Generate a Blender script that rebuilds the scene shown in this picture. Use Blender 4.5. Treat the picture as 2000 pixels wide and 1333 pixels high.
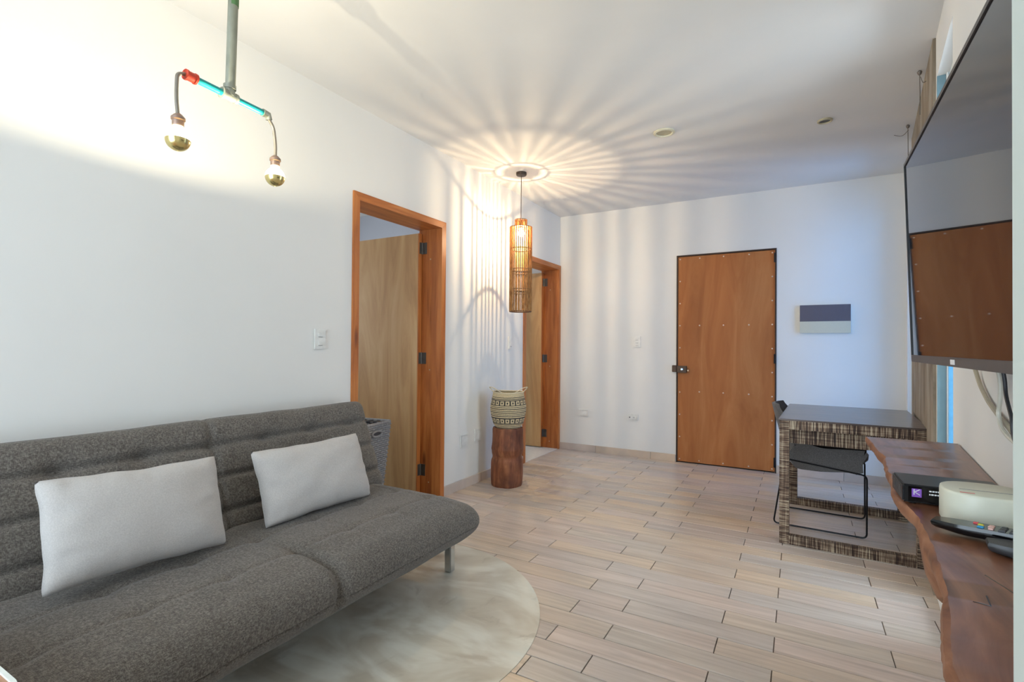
import bpy, bmesh, math, random
from mathutils import Vector, Matrix, noise as mnoise

# ------------------------------------------------------------------ scene reset
for o in list(bpy.data.objects):
    bpy.data.objects.remove(o, do_unlink=True)
SC = bpy.context.scene
COL = SC.collection
R = math.radians
random.seed(7)

# ------------------------------------------------------------------ camera
F_PX, YAW, PITCH, ROLL, CAM_H = 988.589, 0.51544, 0.010326, 0.0075716, 1.18
cam = bpy.data.cameras.new('camera')
cam.sensor_fit = 'HORIZONTAL'
cam.sensor_width = 36.0
cam.lens = F_PX / 2000.0 * 36.0
cam.clip_start = 0.02
cam_o = bpy.data.objects.new('camera', cam)
COL.objects.link(cam_o)
fwd = Vector((-math.sin(YAW) * math.cos(PITCH), math.cos(YAW) * math.cos(PITCH), math.sin(PITCH)))
rgt = Vector((math.cos(YAW), math.sin(YAW), 0))
upv = rgt.cross(fwd)
c_, s_ = math.cos(ROLL), math.sin(ROLL)
rr = c_ * rgt + s_ * upv
uu = -s_ * rgt + c_ * upv
mw = Matrix.Identity(4)
for i in range(3):
    mw[i][0], mw[i][1], mw[i][2] = rr[i], uu[i], -fwd[i]
mw[2][3] = CAM_H
cam_o.matrix_world = mw
SC.camera = cam_o

# ------------------------------------------------------------------ world, exposure
WORLD_STRENGTH = 5.3
BULB_W, PENDANT_W = 12.5, 26.0
SC.view_settings.view_transform = 'Standard'
SC.view_settings.look = 'None'
SC.view_settings.gamma = 1.0
SC.view_settings.use_curve_mapping = False
SC.view_settings.exposure = 0.5
SC.cycles.use_denoising = True
SC.cycles.adaptive_threshold = 0.06
SC.cycles.max_bounces = 6
SC.cycles.glossy_bounces = 3
SC.cycles.transparent_max_bounces = 8
world = bpy.data.worlds.new('sky')
SC.world = world
world.use_nodes = True
bg = world.node_tree.nodes['Background']
bg.inputs[0].default_value = (0.83, 0.92, 1.0, 1)
bg.inputs[1].default_value = WORLD_STRENGTH

# geometry of the shell (metres; x across the room, y along the left wall)
XL, YF, H = -2.42, 5.396, 2.689
XR0, AR = 0.2736, -0.09644
RN = Vector((math.cos(AR), math.sin(AR), 0))      # out of the room through the right wall
RS = Vector((-math.sin(AR), math.cos(AR), 0))     # along the right wall, away from the camera
def RP(s, d=0.0, z=0.0):
    t = s - 0.0264
    return Vector((XR0 - t * math.sin(AR), t * math.cos(AR), z)) + RN * d
YB = -1.35

def portal(name, c, xdir, ydir, w, h):
    L = bpy.data.lights.new(name, 'AREA')
    L.shape = 'RECTANGLE'; L.size = w; L.size_y = h
    L.cycles.is_portal = True
    o = bpy.data.objects.new(name, L); COL.objects.link(o)
    x = Vector(xdir).normalized(); y = Vector(ydir).normalized(); z = x.cross(y)
    m = Matrix.Identity(4)
    for i in range(3):
        m[i][0], m[i][1], m[i][2], m[i][3] = x[i], y[i], z[i], c[i]
    o.matrix_world = m

# ------------------------------------------------------------------ materials
def lin(c):
    c = c / 255.0
    return c / 12.92 if c <= 0.04045 else ((c + 0.055) / 1.055) ** 2.4
def rgb(r, g, b):
    return (lin(r), lin(g), lin(b), 1)
MATS = {}
class NT:
    def __init__(s, name):
        s.m = bpy.data.materials.new(name); s.m.use_nodes = True
        s.t = s.m.node_tree; s.t.nodes.clear()
        s.out = s.n('ShaderNodeOutputMaterial')
        MATS[name] = s.m
    def n(s, typ, ins=None, **kw):
        nd = s.t.nodes.new(typ)
        for k, v in kw.items(): setattr(nd, k, v)
        for k, v in (ins or {}).items():
            if hasattr(v, 'is_output'): s.t.links.new(v, nd.inputs[k])
            else: nd.inputs[k].default_value = v
        return nd
    def link(s, a, b): s.t.links.new(a, b)
    def ramp(s, fac, stops):
        nd = s.n('ShaderNodeValToRGB', {'Fac': fac})
        el = nd.color_ramp.elements
        while len(el) < len(stops): el.new(0.5)
        for e, (p, c) in zip(el, stops): e.position = p; e.color = c
        return nd.outputs['Color']
    def coords(s, scale=(1, 1, 1), rand=0.0, kind='Object'):
        tc = s.n('ShaderNodeTexCoord').outputs[kind]
        if rand:
            oi = s.n('ShaderNodeObjectInfo').outputs['Random']
            mul = s.n('ShaderNodeMath', {0: oi, 1: rand}, operation='MULTIPLY').outputs[0]
            cb = s.n('ShaderNodeCombineXYZ', {'X': mul, 'Y': mul, 'Z': mul}).outputs[0]
            tc = s.n('ShaderNodeVectorMath', {0: tc, 1: cb}, operation='ADD').outputs[0]
        return s.n('ShaderNodeMapping', {'Vector': tc, 'Scale': scale}).outputs[0]
    def noise(s, vec, scale=5, detail=4, rough=0.55, dist=0.0):
        return s.n('ShaderNodeTexNoise', {'Vector': vec, 'Scale': scale, 'Detail': detail, 'Roughness': rough, 'Distortion': dist}).outputs['Fac']
    def mix(s, fac, a, b, mode='MIX'):
        nd = s.n('ShaderNodeMix', data_type='RGBA', blend_type=mode)
        for k, v in ((0, fac), (6, a), (7, b)):
            if hasattr(v, 'is_output'): s.link(v, nd.inputs[k])
            else: nd.inputs[k].default_value = v
        return nd.outputs[2]
    def bsdf(s, color, rough=0.5, metal=0.0, spec=0.5, bump=None, bstr=0.2, bdist=0.01, **extra):
        ins = {'Base Color': color, 'Roughness': rough, 'Metallic': metal, 'Specular IOR Level': spec}
        ins.update(extra)
        b = s.n('ShaderNodeBsdfPrincipled', ins)
        if bump is not None:
            bp = s.n('ShaderNodeBump', {'Height': bump, 'Strength': bstr, 'Distance': bdist})
            s.link(bp.outputs[0], b.inputs['Normal'])
        s.link(b.outputs[0], s.out.inputs['Surface'])
        return b

def flat(name, color, rough=0.5, metal=0.0, spec=0.5, nscale=40, var=0.06, bstr=0.0):
    t = NT(name)
    v = t.noise(t.coords(), nscale, 3)
    dark = tuple(c * (1 - var) for c in color[:3]) + (1,)
    lite = tuple(min(1, c * (1 + var)) for c in color[:3]) + (1,)
    t.bsdf(t.ramp(v, [(0.3, dark), (0.7, lite)]), rough, metal, spec, v if bstr else None, bstr, 0.002)
def grain(name, cols, scale, nscale=3, detail=5, rough=0.45, dist=0.4, spec=0.4, rand=0.0, bstr=0.08, patch=None, knots=None, coat=0.0):
    t = NT(name)
    v = t.coords(scale, rand)
    f = t.noise(v, nscale, detail, 0.6, dist)
    n = len(cols)
    c = t.ramp(f, [(0.28 + 0.44 * i / (n - 1), cols[i]) for i in range(n)])
    if patch:
        p = t.noise(t.coords((1, 1, 1), rand), patch[1], 3)
        c = t.mix(t.ramp(p, [(0.42, (0, 0, 0, 1)), (0.68, (patch[2],) * 3 + (1,))]), c, patch[0])
    if knots:
        kv = t.n('ShaderNodeTexVoronoi', {'Vector': t.coords(knots[1], rand), 'Scale': knots[2]}).outputs['Distance']
        c = t.mix(t.ramp(kv, [(0.05, (1, 1, 1, 1)), (0.13, (0, 0, 0, 1))]), c, knots[0])
    b = t.bsdf(c, rough, 0, spec, f, bstr, 0.003)
    if coat: b.inputs['Coat Weight'].default_value = coat; b.inputs['Coat Roughness'].default_value = 0.15

def plaster(name, color, var=0.03):
    t = NT(name)
    v = t.coords()
    big = t.noise(v, 1.3, 4)
    a = tuple(c * (1 - var) for c in color[:3]) + (1,)
    t.bsdf(t.ramp(big, [(0.35, a), (0.65, color)]), 0.75, 0, 0.25)
plaster('plaster', (0.80, 0.785, 0.75, 1))
plaster('plaster_ceiling', (0.78, 0.765, 0.74, 1), 0.05)
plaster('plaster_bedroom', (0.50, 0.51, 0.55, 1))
plaster('backdrop_blue', (0.045, 0.13, 0.21, 1))  # low blue tone for the backdrop added outside
plaster('pier_paint', (0.60, 0.65, 0.60, 1))
def concrete():
    t = NT('concrete')
    v = t.coords((1, 1, 0.35))
    f = t.noise(v, 6, 6, 0.6, 0.6); g = t.noise(t.coords(), 60, 4)
    t.bsdf(t.ramp(f, [(0.3, rgb(112, 98, 82)), (0.5, rgb(150, 136, 118)), (0.72, rgb(176, 166, 150))]), 0.8, 0, 0.3, g, 0.25, 0.004)
concrete()
def inlay():
    t = NT('polished_cement')
    v = t.coords((1, 1, 1))
    sw = t.noise(v, 1.7, 4, 0.5, 1.4)
    st = t.noise(t.n('ShaderNodeMapping', {'Vector': v, 'Rotation': (0, 0, 0.6), 'Scale': (1.2, 2.4, 1)}).outputs[0], 1.3, 3, 0.5, 3.0)
    c = t.ramp(sw, [(0.28, rgb(150, 138, 120)), (0.45, rgb(190, 181, 164)), (0.6, rgb(208, 203, 188)), (0.78, rgb(196, 204, 198))])
    c = t.mix(t.ramp(st, [(0.42, (0, 0, 0, 1)), (0.66, (0.6, 0.6, 0.6, 1))]), c, rgb(228, 227, 216))
    dk = t.noise(v, 3.4, 6, 0.62, 1.0)
    c = t.mix(t.ramp(dk, [(0.58, (0, 0, 0, 1)), (0.72, (0.6, 0.6, 0.6, 1))]), c, rgb(132, 118, 100))
    t.bsdf(c, t.ramp(sw, [(0.3, (0.28,) * 3 + (1,)), (0.7, (0.42,) * 3 + (1,))]), 0, 0.5, st, 0.05, 0.003)
inlay()
def plank_mat():
    t = NT('wood_look_tile')
    v = t.coords((1.0, 22, 1), 37.0)
    f = t.noise(v, 2.0, 4, 0.55, 0.4)
    g = t.noise(t.coords((1.6, 7, 1), 61.0), 2.0, 3, 0.6, 0.8)
    oi = t.n('ShaderNodeObjectInfo').outputs['Random']
    c = t.ramp(f, [(0.28, rgb(200, 190, 181)), (0.45, rgb(219, 211, 203)), (0.58, rgb(229, 222, 215)), (0.75, rgb(238, 233, 228))])
    tone = t.ramp(oi, [(0.0, rgb(226, 214, 202)), (0.2, rgb(240, 222, 200)), (0.45, rgb(218, 214, 210)), (0.7, rgb(238, 224, 216)), (1.0, rgb(212, 205, 200))])
    c = t.mix(1.0, c, tone, 'MULTIPLY')
    c = t.mix(t.ramp(g, [(0.48, (0, 0, 0, 1)), (0.75, (0.5,) * 3 + (1,))]), c, rgb(178, 166, 156))
    t.bsdf(c, 0.33, 0, 0.5)
plank_mat()
flat('grout', rgb(104, 92, 82), 0.9)
flat('white_floor_tile', rgb(226, 224, 218), 0.3)
OR1, OR2, OR3 = rgb(150, 82, 36), rgb(184, 108, 52), rgb(204, 132, 70)
grain('pine_stained', [OR1, OR2, OR3], (9, 9, 0.7), 2.2, 5, 0.42, 0.7, 0.4, 11.0, 0.06, knots=(rgb(84, 32, 12), (5, 5, 1.25), 1.0), coat=0.15)
grain('plywood_pale', [rgb(176, 134, 88), rgb(202, 160, 110), rgb(216, 180, 130)], (2.4, 2.4, 0.32), 2.2, 5, 0.5, 1.6, 0.3, 5.0, 0.03)
grain('plywood_entry', [rgb(162, 98, 52), rgb(178, 112, 62), rgb(190, 126, 74)], (2.6, 2.6, 0.38), 2.4, 5, 0.5, 1.5, 0.2, 0.0, 0.0)
grain('shelf_slab', [rgb(86, 54, 38), rgb(120, 78, 56), rgb(150, 102, 74)], (7, 1.4, 7), 2.2, 6, 0.32, 1.5, 0.5, 0.0, 0.06, coat=0.2)
grain('shelf_live_edge', [rgb(96, 58, 38), rgb(136, 88, 60), rgb(160, 112, 82)], (6, 3, 6), 3, 5, 0.5, 0.8)
grain('stump_wood', [rgb(86, 48, 32), rgb(136, 80, 52), rgb(172, 112, 74)], (9, 9, 1.6), 2.2, 6, 0.55, 1.0, 0.35, 0.0, 0.35, patch=(rgb(74, 40, 28), 6, 0.7))
grain('desk_top', [rgb(52, 38, 34), rgb(76, 58, 50), rgb(92, 72, 62)], (1.2, 10, 1), 2.4, 5, 0.28, 0.6, 0.5, 0.0, 0.03, coat=0.35)
def ribbed():
    t = NT('ribbed_wood')
    a = t.noise(t.coords((170, 4, 4), 9.0), 1.6, 2, 0.5)
    b = t.noise(t.coords((3, 70, 70), 5.0), 1.5, 2, 0.5)
    p = t.noise(t.coords((1, 1, 1), 3.0), 7, 3)
    m = t.n('ShaderNodeMath', {0: a, 1: t.n('ShaderNodeMath', {0: b, 1: 0.35}, operation='MULTIPLY').outputs[0]}, operation='ADD').outputs[0]
    m = t.n('ShaderNodeMath', {0: m, 1: t.n('ShaderNodeMath', {0: p, 1: 0.28}, operation='MULTIPLY').outputs[0]}, operation='ADD').outputs[0]
    c = t.ramp(m, [(0.68, rgb(42, 28, 22)), (0.79, rgb(84, 62, 48)), (0.88, rgb(130, 108, 88)), (0.97, rgb(176, 160, 136))])
    t.bsdf(c, 0.6, 0, 0.3, m, 0.5, 0.004)
ribbed()
def fabric(name, c1, c2, c3, sc=260.0, k=0.12, bigk=0.12):
    t = NT(name)
    a = t.noise(t.coords((1, k, k)), sc, 2, 0.5)
    b = t.noise(t.coords((k, 1, k)), sc, 2, 0.5)
    c = t.noise(t.coords((k, k, 1)), sc, 2, 0.5)
    m = t.n('ShaderNodeMath', {0: a, 1: b}, operation='ADD').outputs[0]
    m = t.n('ShaderNodeMath', {0: m, 1: c}, operation='ADD').outputs[0]
    m = t.n('ShaderNodeMath', {0: m, 1: 3.0}, operation='DIVIDE').outputs[0]
    big = t.noise(t.coords(), 9, 4)
    mm = t.n('ShaderNodeMath', {0: m, 1: t.n('ShaderNodeMath', {0: big, 1: bigk}, operation='MULTIPLY').outputs[0]}, operation='ADD').outputs[0]
    t.bsdf(t.ramp(mm, [(0.43, c1), (0.50 + bigk / 2, c2), (0.57 + bigk, c3)]), 0.92, 0, 0.15, m, 0.35, 0.003, **{'Sheen Weight': 0.15, 'Sheen Roughness': 0.5})
fabric('sofa_tweed', rgb(78, 73, 68), rgb(103, 97, 91), rgb(130, 124, 117), 620, 0.2, 0.06)
fabric('cushion_suede', rgb(184, 179, 175), rgb(191, 186, 182), rgb(198, 193, 189), 700, 0.3, 0.04)
fabric('chair_felt', rgb(84, 82, 82), rgb(98, 96, 96), rgb(112, 110, 110), 600, 0.4, 0.04)
flat('white_plastic', rgb(228, 227, 222), 0.35)
flat('ivory_plastic', rgb(214, 214, 196), 0.4, var=0.02)
flat('grey_plastic', rgb(150, 150, 148), 0.4)
flat('black_plastic', rgb(20, 20, 22), 0.35)
flat('black_gloss', rgb(14, 14, 16), 0.12)
flat('dark_grey_plastic', rgb(58, 58, 60), 0.4)
flat('bezel_grey', rgb(78, 74, 72), 0.4, 0.3)
flat('black_steel', rgb(24, 24, 28), 0.4, 0.4)
flat('frame_steel', rgb(58, 40, 30), 0.5, 0.4)
flat('lock_steel', rgb(84, 66, 52), 0.45, 0.6)
flat('hinge_steel', rgb(110, 106, 100), 0.4, 0.8)
flat('rivet_steel', rgb(222, 198, 176), 0.3, 0.5)
flat('chrome', rgb(205, 208, 210), 0.12, 1.0, var=0.02)
flat('brass_screw', rgb(220, 190, 150), 0.3, 0.7)
def galv():
    t = NT('galvanised_pipe')
    f = t.noise(t.coords((1, 1, 0.3)), 22, 5)
    t.bsdf(t.ramp(f, [(0.3, rgb(136, 140, 126)), (0.7, rgb(176, 178, 164))]), 0.5, 0.55, 0.5, f, 0.1, 0.002)
galv()
flat('pipe_green', rgb(84, 122, 74), 0.5)
flat('pipe_teal', rgb(20, 158, 160), 0.4)
flat('coupling_red', rgb(214, 70, 44), 0.5)
flat('socket_bronze', rgb(150, 126, 112), 0.45, 0.4)
flat('gooseneck_steel', rgb(146, 138, 126), 0.45, 0.5)
flat('gold_mirror', rgb(236, 216, 150), 0.25, 1.0, var=0.03)
flat('bronze_dark', rgb(72, 58, 48), 0.4, 0.5)
flat('cord_brown', rgb(84, 62, 48), 0.6)
grain('rattan', [rgb(120, 80, 42), rgb(168, 122, 70), rgb(196, 152, 98)], (6, 6, 3), 6, 4, 0.6, 0.3, 0.3, 4.0, 0.1)
flat('rattan_dark', rgb(92, 62, 38), 0.6)
flat('seagrass', rgb(204, 184, 146), 0.85, var=0.16, nscale=120, bstr=0.4)
flat('seagrass_dark', rgb(62, 58, 54), 0.85, var=0.2, nscale=120, bstr=0.4)
flat('seagrass_rope', rgb(206, 192, 162), 0.85, var=0.12, nscale=160, bstr=0.4)
flat('wicker_grey', rgb(150, 150, 150), 0.6, var=0.25, nscale=70, bstr=0.2)
flat('wicker_dark', rgb(66, 66, 70), 0.7, var=0.2, nscale=70)
flat('canvas_mauve', rgb(98, 92, 100), 0.85, var=0.03, nscale=200, bstr=0.15)
flat('canvas_beige', rgb(206, 200, 178), 0.85, var=0.03, nscale=200, bstr=0.15)
flat('label_purple', rgb(140, 88, 190), 0.5)
flat('label_white', rgb(226, 226, 226), 0.5)
flat('btn_red', rgb(216, 84, 88), 0.5); flat('btn_yellow', rgb(222, 206, 70), 0.5); flat('btn_green', rgb(70, 150, 60), 0.5)
flat('btn_blue', rgb(40, 150, 200), 0.5); flat('btn_pink', rgb(226, 186, 176), 0.5)
flat('cable_white', rgb(202, 198, 184), 0.5); flat('cable_beige', rgb(170, 160, 138), 0.5); flat('cable_black', rgb(44, 44, 48), 0.5)
flat('wire_grey', rgb(120, 112, 104), 0.5, 0.5)
flat('lamp_trim_cream', rgb(226, 218, 190), 0.5); flat('lamp_inner', rgb(190, 180, 150), 0.5); flat('lamp_dark', rgb(96, 92, 86), 0.5)
flat('rim_white', rgb(232, 236, 230), 0.4)
grain('side_table_wood', [rgb(140, 92, 60), rgb(176, 128, 96), rgb(190, 146, 116)], (3, 14, 3), 2, 5, 0.4, 0.6)
def blue_sash():
    flat('sash_blue', rgb(84, 150, 190), 0.35)
    flat('reveal_blue_reflection', rgb(112, 142, 152), 0.6, var=0.12, nscale=6)  # blue-grey base colour carries the reflection of the blue sash
blue_sash()
t = NT('tv_screen')
t.bsdf((0.012, 0.012, 0.014, 1), t.ramp(t.noise(t.coords(), 30, 2), [(0.3, (0.015,) * 3 + (1,)), (0.7, (0.03,) * 3 + (1,))]), 0, 0.7)
def glass(name, tint):
    t = NT(name)
    tr = t.n('ShaderNodeBsdfTransparent', {'Color': tint})
    gl = t.n('ShaderNodeBsdfGlossy', {'Color': (1, 1, 1, 1), 'Roughness': 0.03})
    fr = t.n('ShaderNodeFresnel', {'IOR': 1.3})
    mx = t.n('ShaderNodeMixShader', {0: fr.outputs[0], 1: tr.outputs[0], 2: gl.outputs[0]})
    t.link(mx.outputs[0], t.out.inputs['Surface'])
glass('window_glass', (0.93, 0.97, 1, 1))
glass('window_glass_blue', (0.38, 0.57, 0.80, 1))
def glow(name, col, strength, keep):
    t = NT(name)
    tr = t.n('ShaderNodeBsdfTransparent', {'Color': (keep, keep, keep, 1)})
    em = t.n('ShaderNodeEmission', {'Color': col, 'Strength': strength})
    ad = t.n('ShaderNodeAddShader', {0: tr.outputs[0], 1: em.outputs[0]})
    t.link(ad.outputs[0], t.out.inputs['Surface'])
glow('bulb_glass', (1.0, 0.93, 0.80, 1), 1.6, 0.92)
glow('bulb_glass_warm', (1.0, 0.86, 0.62, 1), 6.0, 0.92)
t = NT('filament')
t.link(t.n('ShaderNodeEmission', {'Color': (1, 0.85, 0.6, 1), 'Strength': 30}).outputs[0], t.out.inputs['Surface'])

for _m in ('bulb_glass', 'bulb_glass_warm', 'filament'): MATS[_m].cycles.emission_sampling = 'NONE'
# ------------------------------------------------------------------ mesh helpers
class MB:
    def __init__(s): s.v = []; s.f = []; s.mi = []
    def add(s, vs, fs, mi=0):
        b = len(s.v); s.v += [tuple(v) for v in vs]
        s.f += [tuple(b + i for i in f) for f in fs]; s.mi += [mi] * len(fs)
        return s
    def box(s, a, b, mi=0):
        x0, y0, z0 = a; x1, y1, z1 = b
        return s.add([(x0, y0, z0), (x1, y0, z0), (x1, y1, z0), (x0, y1, z0), (x0, y0, z1), (x1, y0, z1), (x1, y1, z1), (x0, y1, z1)],
                     [(0, 3, 2, 1), (4, 5, 6, 7), (0, 1, 5, 4), (1, 2, 6, 5), (2, 3, 7, 6), (3, 0, 4, 7)], mi)
    def hexa(s, p, mi=0):
        return s.add(p, [(0, 3, 2, 1), (4, 5, 6, 7), (0, 1, 5, 4), (1, 2, 6, 5), (2, 3, 7, 6), (3, 0, 4, 7)], mi)
    def rbox(s, a, b, s0, s1, z0, z1, mi=0):
        """box in right-wall coordinates: d from a to b outwards, s0..s1 along"""
        return s.hexa([RP(s0, a, z0), RP(s0, b, z0), RP(s1, b, z0), RP(s1, a, z0), RP(s0, a, z1), RP(s0, b, z1), RP(s1, b, z1), RP(s1, a, z1)], mi)
    def prism(s, poly, z0, z1, mi=0, axis='z'):
        n = len(poly)
        def P(p, h): return (p[0], p[1], h) if axis == 'z' else ((h, p[0], p[1]) if axis == 'x' else (p[0], h, p[1]))
        vs = [P(p, z0) for p in poly] + [P(p, z1) for p in poly]
        fs = [tuple(range(n - 1, -1, -1)), tuple(range(n, 2 * n))] + [(i, (i + 1) % n, n + (i + 1) % n, n + i) for i in range(n)]
        return s.add(vs, fs, mi)
    def lathe(s, prof, n=32, c=(0, 0, 0), mi=0, cap=True, squash=(1, 1)):
        vs = []; fs = []
        for r, z in prof:
            for k in range(n):
                a = 2 * math.pi * k / n
                vs.append((c[0] + r * squash[0] * math.cos(a), c[1] + r * squash[1] * math.sin(a), c[2] + z))
        for i in range(len(prof) - 1):
            for k in range(n):
                k2 = (k + 1) % n
                fs.append((i * n + k, i * n + k2, (i + 1) * n + k2, (i + 1) * n + k))
        if cap:
            fs.append(tuple(range(n - 1, -1, -1))); fs.append(tuple((len(prof) - 1) * n + k for k in range(n)))
        return s.add(vs, fs, mi)
    def tube(s, pts, r, n=8, mi=0, closed=False, cap=True):
        pts = [Vector(p) for p in pts]; m = len(pts); vs = []; fs = []
        prev = None
        for i, p in enumerate(pts):
            if closed: d = pts[(i + 1) % m] - pts[i - 1]
            else: d = pts[min(i + 1, m - 1)] - pts[max(i - 1, 0)]
            d.normalize()
            if prev is None:
                ref = Vector((0, 0, 1)) if abs(d.z) < 0.9 else Vector((1, 0, 0))
                u = d.cross(ref).normalized()
            else:
                u = (prev - d * prev.dot(d)).normalized()
            prev = u; w = d.cross(u)
            ri = r[i] if isinstance(r, (list, tuple)) else r
            for k in range(n):
                a = 2 * math.pi * k / n
                vs.append(p + u * (ri * math.cos(a)) + w * (ri * math.sin(a)))
        for i in range(m if closed else m - 1):
            j = (i + 1) % m
            for k in range(n):
                k2 = (k + 1) % n
                fs.append((i * n + k, i * n + k2, j * n + k2, j * n + k))
        if cap and not closed:
            fs.append(tuple(range(n - 1, -1, -1))); fs.append(tuple((m - 1) * n + k for k in range(n)))
        return s.add(vs, fs, mi)
    def mesh(s, name, mats, smooth=False, bevel=0, auto=None):
        me = bpy.data.meshes.new(name)
        me.from_pydata(s.v, [], s.f); me.update()
        for m in ([mats] if isinstance(mats, str) else mats): me.materials.append(MATS[m])
        for p, i in zip(me.polygons, s.mi): p.material_index = i
        bm = bmesh.new(); bm.from_mesh(me)
        bmesh.ops.recalc_face_normals(bm, faces=bm.faces)
        if bevel:
            bmesh.ops.bevel(bm, geom=[e for e in bm.edges if len(e.link_faces) == 2 and e.calc_face_angle(0) > 0.6], offset=bevel, segments=2, affect='EDGES', clamp_overlap=True)
        bm.to_mesh(me); bm.free()
        if smooth:
            me.polygons.foreach_set('use_smooth', [True] * len(me.polygons))
            try: me.set_sharp_from_angle(angle=R(auto or 40))
            except Exception: pass
        return me
    def build(s, name, mats, parent=None, smooth=False, bevel=0, loc=None, rot=None, auto=None, label=None):
        o = bpy.data.objects.new(name, s.mesh(name, mats, smooth, bevel, auto))
        COL.objects.link(o)
        if parent is not None: o.parent = parent
        if loc is not None: o.location = loc
        if rot is not None: o.rotation_euler = rot
        if label: o['label'] = label
        return o
def tag(o, label, cat, group=None, kind=None):
    o['label'] = label; o['category'] = cat
    if group: o['group'] = group
    if kind: o['kind'] = kind
    return o
def empty(name, loc=(0, 0, 0), rz=0.0, rot=None):
    o = bpy.data.objects.new(name, None); COL.objects.link(o)
    o.empty_display_size = 0.05
    o.location = loc
    o.rotation_euler = rot if rot else (0, 0, rz)
    return o
def sharecopy(o, name, parent, loc=None, rot=None):
    c = o.copy(); COL.objects.link(c); c.name = name; c.parent = parent
    if loc is not None: c.location = loc
    if rot is not None: c.rotation_euler = rot
    return c
def arc(c, r, a0, a1, n, ax1, ax2):
    c, ax1, ax2 = Vector(c), Vector(ax1), Vector(ax2)
    return [c + ax1 * (r * math.cos(a0 + (a1 - a0) * i / n)) + ax2 * (r * math.sin(a0 + (a1 - a0) * i / n)) for i in range(n + 1)]
def fillet(pts, r, n=6):
    pts = [Vector(p) for p in pts]; out = [pts[0]]
    for i in range(1, len(pts) - 1):
        a, b, c = pts[i - 1], pts[i], pts[i + 1]
        u = (a - b); v = (c - b); k = min(r, u.length * 0.49, v.length * 0.49)
        p0 = b + u.normalized() * k; p2 = b + v.normalized() * k
        for j in range(n + 1):
            tt = j / n
            out.append(p0 * (1 - tt) ** 2 + b * (2 * tt * (1 - tt)) + p2 * tt ** 2)
    out.append(pts[-1]); return out
def sstep(a, b, x):
    t = max(0.0, min(1.0, (x - a) / (b - a))); return t * t * (3 - 2 * t)

# ------------------------------------------------------------------ room shell
WT = 0.16
D1 = (2.244, 3.190, 2.145)      # doorway of the near inner door: y0, y1, top
D2 = (4.494, 5.394, 2.118)
fl = MB(); fl.box((-5.2, YB - 0.2, -0.12), (1.2, YF + 0.2, -0.004))
floor = tag(fl.build('floor', 'grout'), 'grey and beige wood-look plank tile floor of the room', 'floor', kind='structure')
tag(MB().box((-5.2, YB - 0.2, H), (1.2, YF + 0.2, H + 0.12)).build('ceiling', 'plaster_ceiling'), 'smooth white plaster ceiling with lamp light streaks', 'ceiling', kind='structure')
wl = MB()
for y0, y1, z0, z1 in ((YB - 0.16, D1[0], 0, H), (D1[0], D1[1], D1[2], H), (D1[1], D2[0], 0, H), (D2[0], D2[1], D2[2], H)):
    wl.box((XL - WT, y0, z0), (XL, y1, z1))
tag(wl.build('wall_left', 'plaster'), 'long white plaster wall behind the sofa with two doorways', 'wall', kind='structure')
DX0, DX1, DZ = -1.101, -0.183, 2.130
wf = MB()
for x0, x1, z0, z1 in ((-4.3, DX0, 0, H), (DX0, DX1, DZ, H), (DX1, 1.1, 0, H)):
    wf.box((x0, YF, z0), (x1, YF + 0.16, z1))
wf.box((DX0, YF + 0.07, 0), (DX1, YF + 0.16, DZ))
tag(wf.build('wall_far', 'plaster'), 'white plaster end wall around the brown entrance door', 'wall', kind='structure')
W1 = (2.585, 3.135, 0.05, 2.484)    # narrow floor to ceiling window beside the concrete column
W2 = (4.64, 5.28, 0.05, 2.45)       # window between column and end wall
wr = MB()
for s0, s1, z0, z1 in ((YB - 0.1, W1[0], 0, H), (W1[0], W1[1], 0, W1[2]), (W1[0], W1[1], W1[3], H), (W1[1], W2[0], 0, H), (W2[0], W2[1], 0, W2[2]), (W2[0], W2[1], W2[3], H), (W2[1], 5.45, 0, H)):
    wr.rbox(0, 0.16, s0, s1, z0, z1)
tag(wr.build('wall_right', 'plaster'), 'white plaster wall carrying the television and the wooden shelf', 'wall', kind='structure')
tag(MB().rbox(-0.012, 0.0, 3.165, 4.60, 0, H - 0.001).build('concrete_column', 'concrete'), 'raw grey concrete column face in the right wall behind the desk', 'column', kind='structure')
BW = (-2.25, -0.35, 0.25, 2.45)
wb = MB()
for x0, x1, z0, z1 in ((XL - WT, BW[0], 0, H), (BW[0], BW[1], 0, BW[2]), (BW[0], BW[1], BW[3], H), (BW[1], 0.5, 0, H)):
    wb.box((x0, YB - 0.16, z0), (x1, YB, z1))
tag(wb.build('wall_back', 'plaster'), 'white plaster wall behind the viewer with the large window', 'wall', kind='structure')
tag(MB().box((0.149, 0.38, 0), (0.30, 0.55, H)).rbox(-0.06, 0.0, 0.36, 0.56, 0, H).build('wall_pier', 'pier_paint'), 'pale wall end cutting off the right edge of the view', 'wall', kind='structure')

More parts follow.
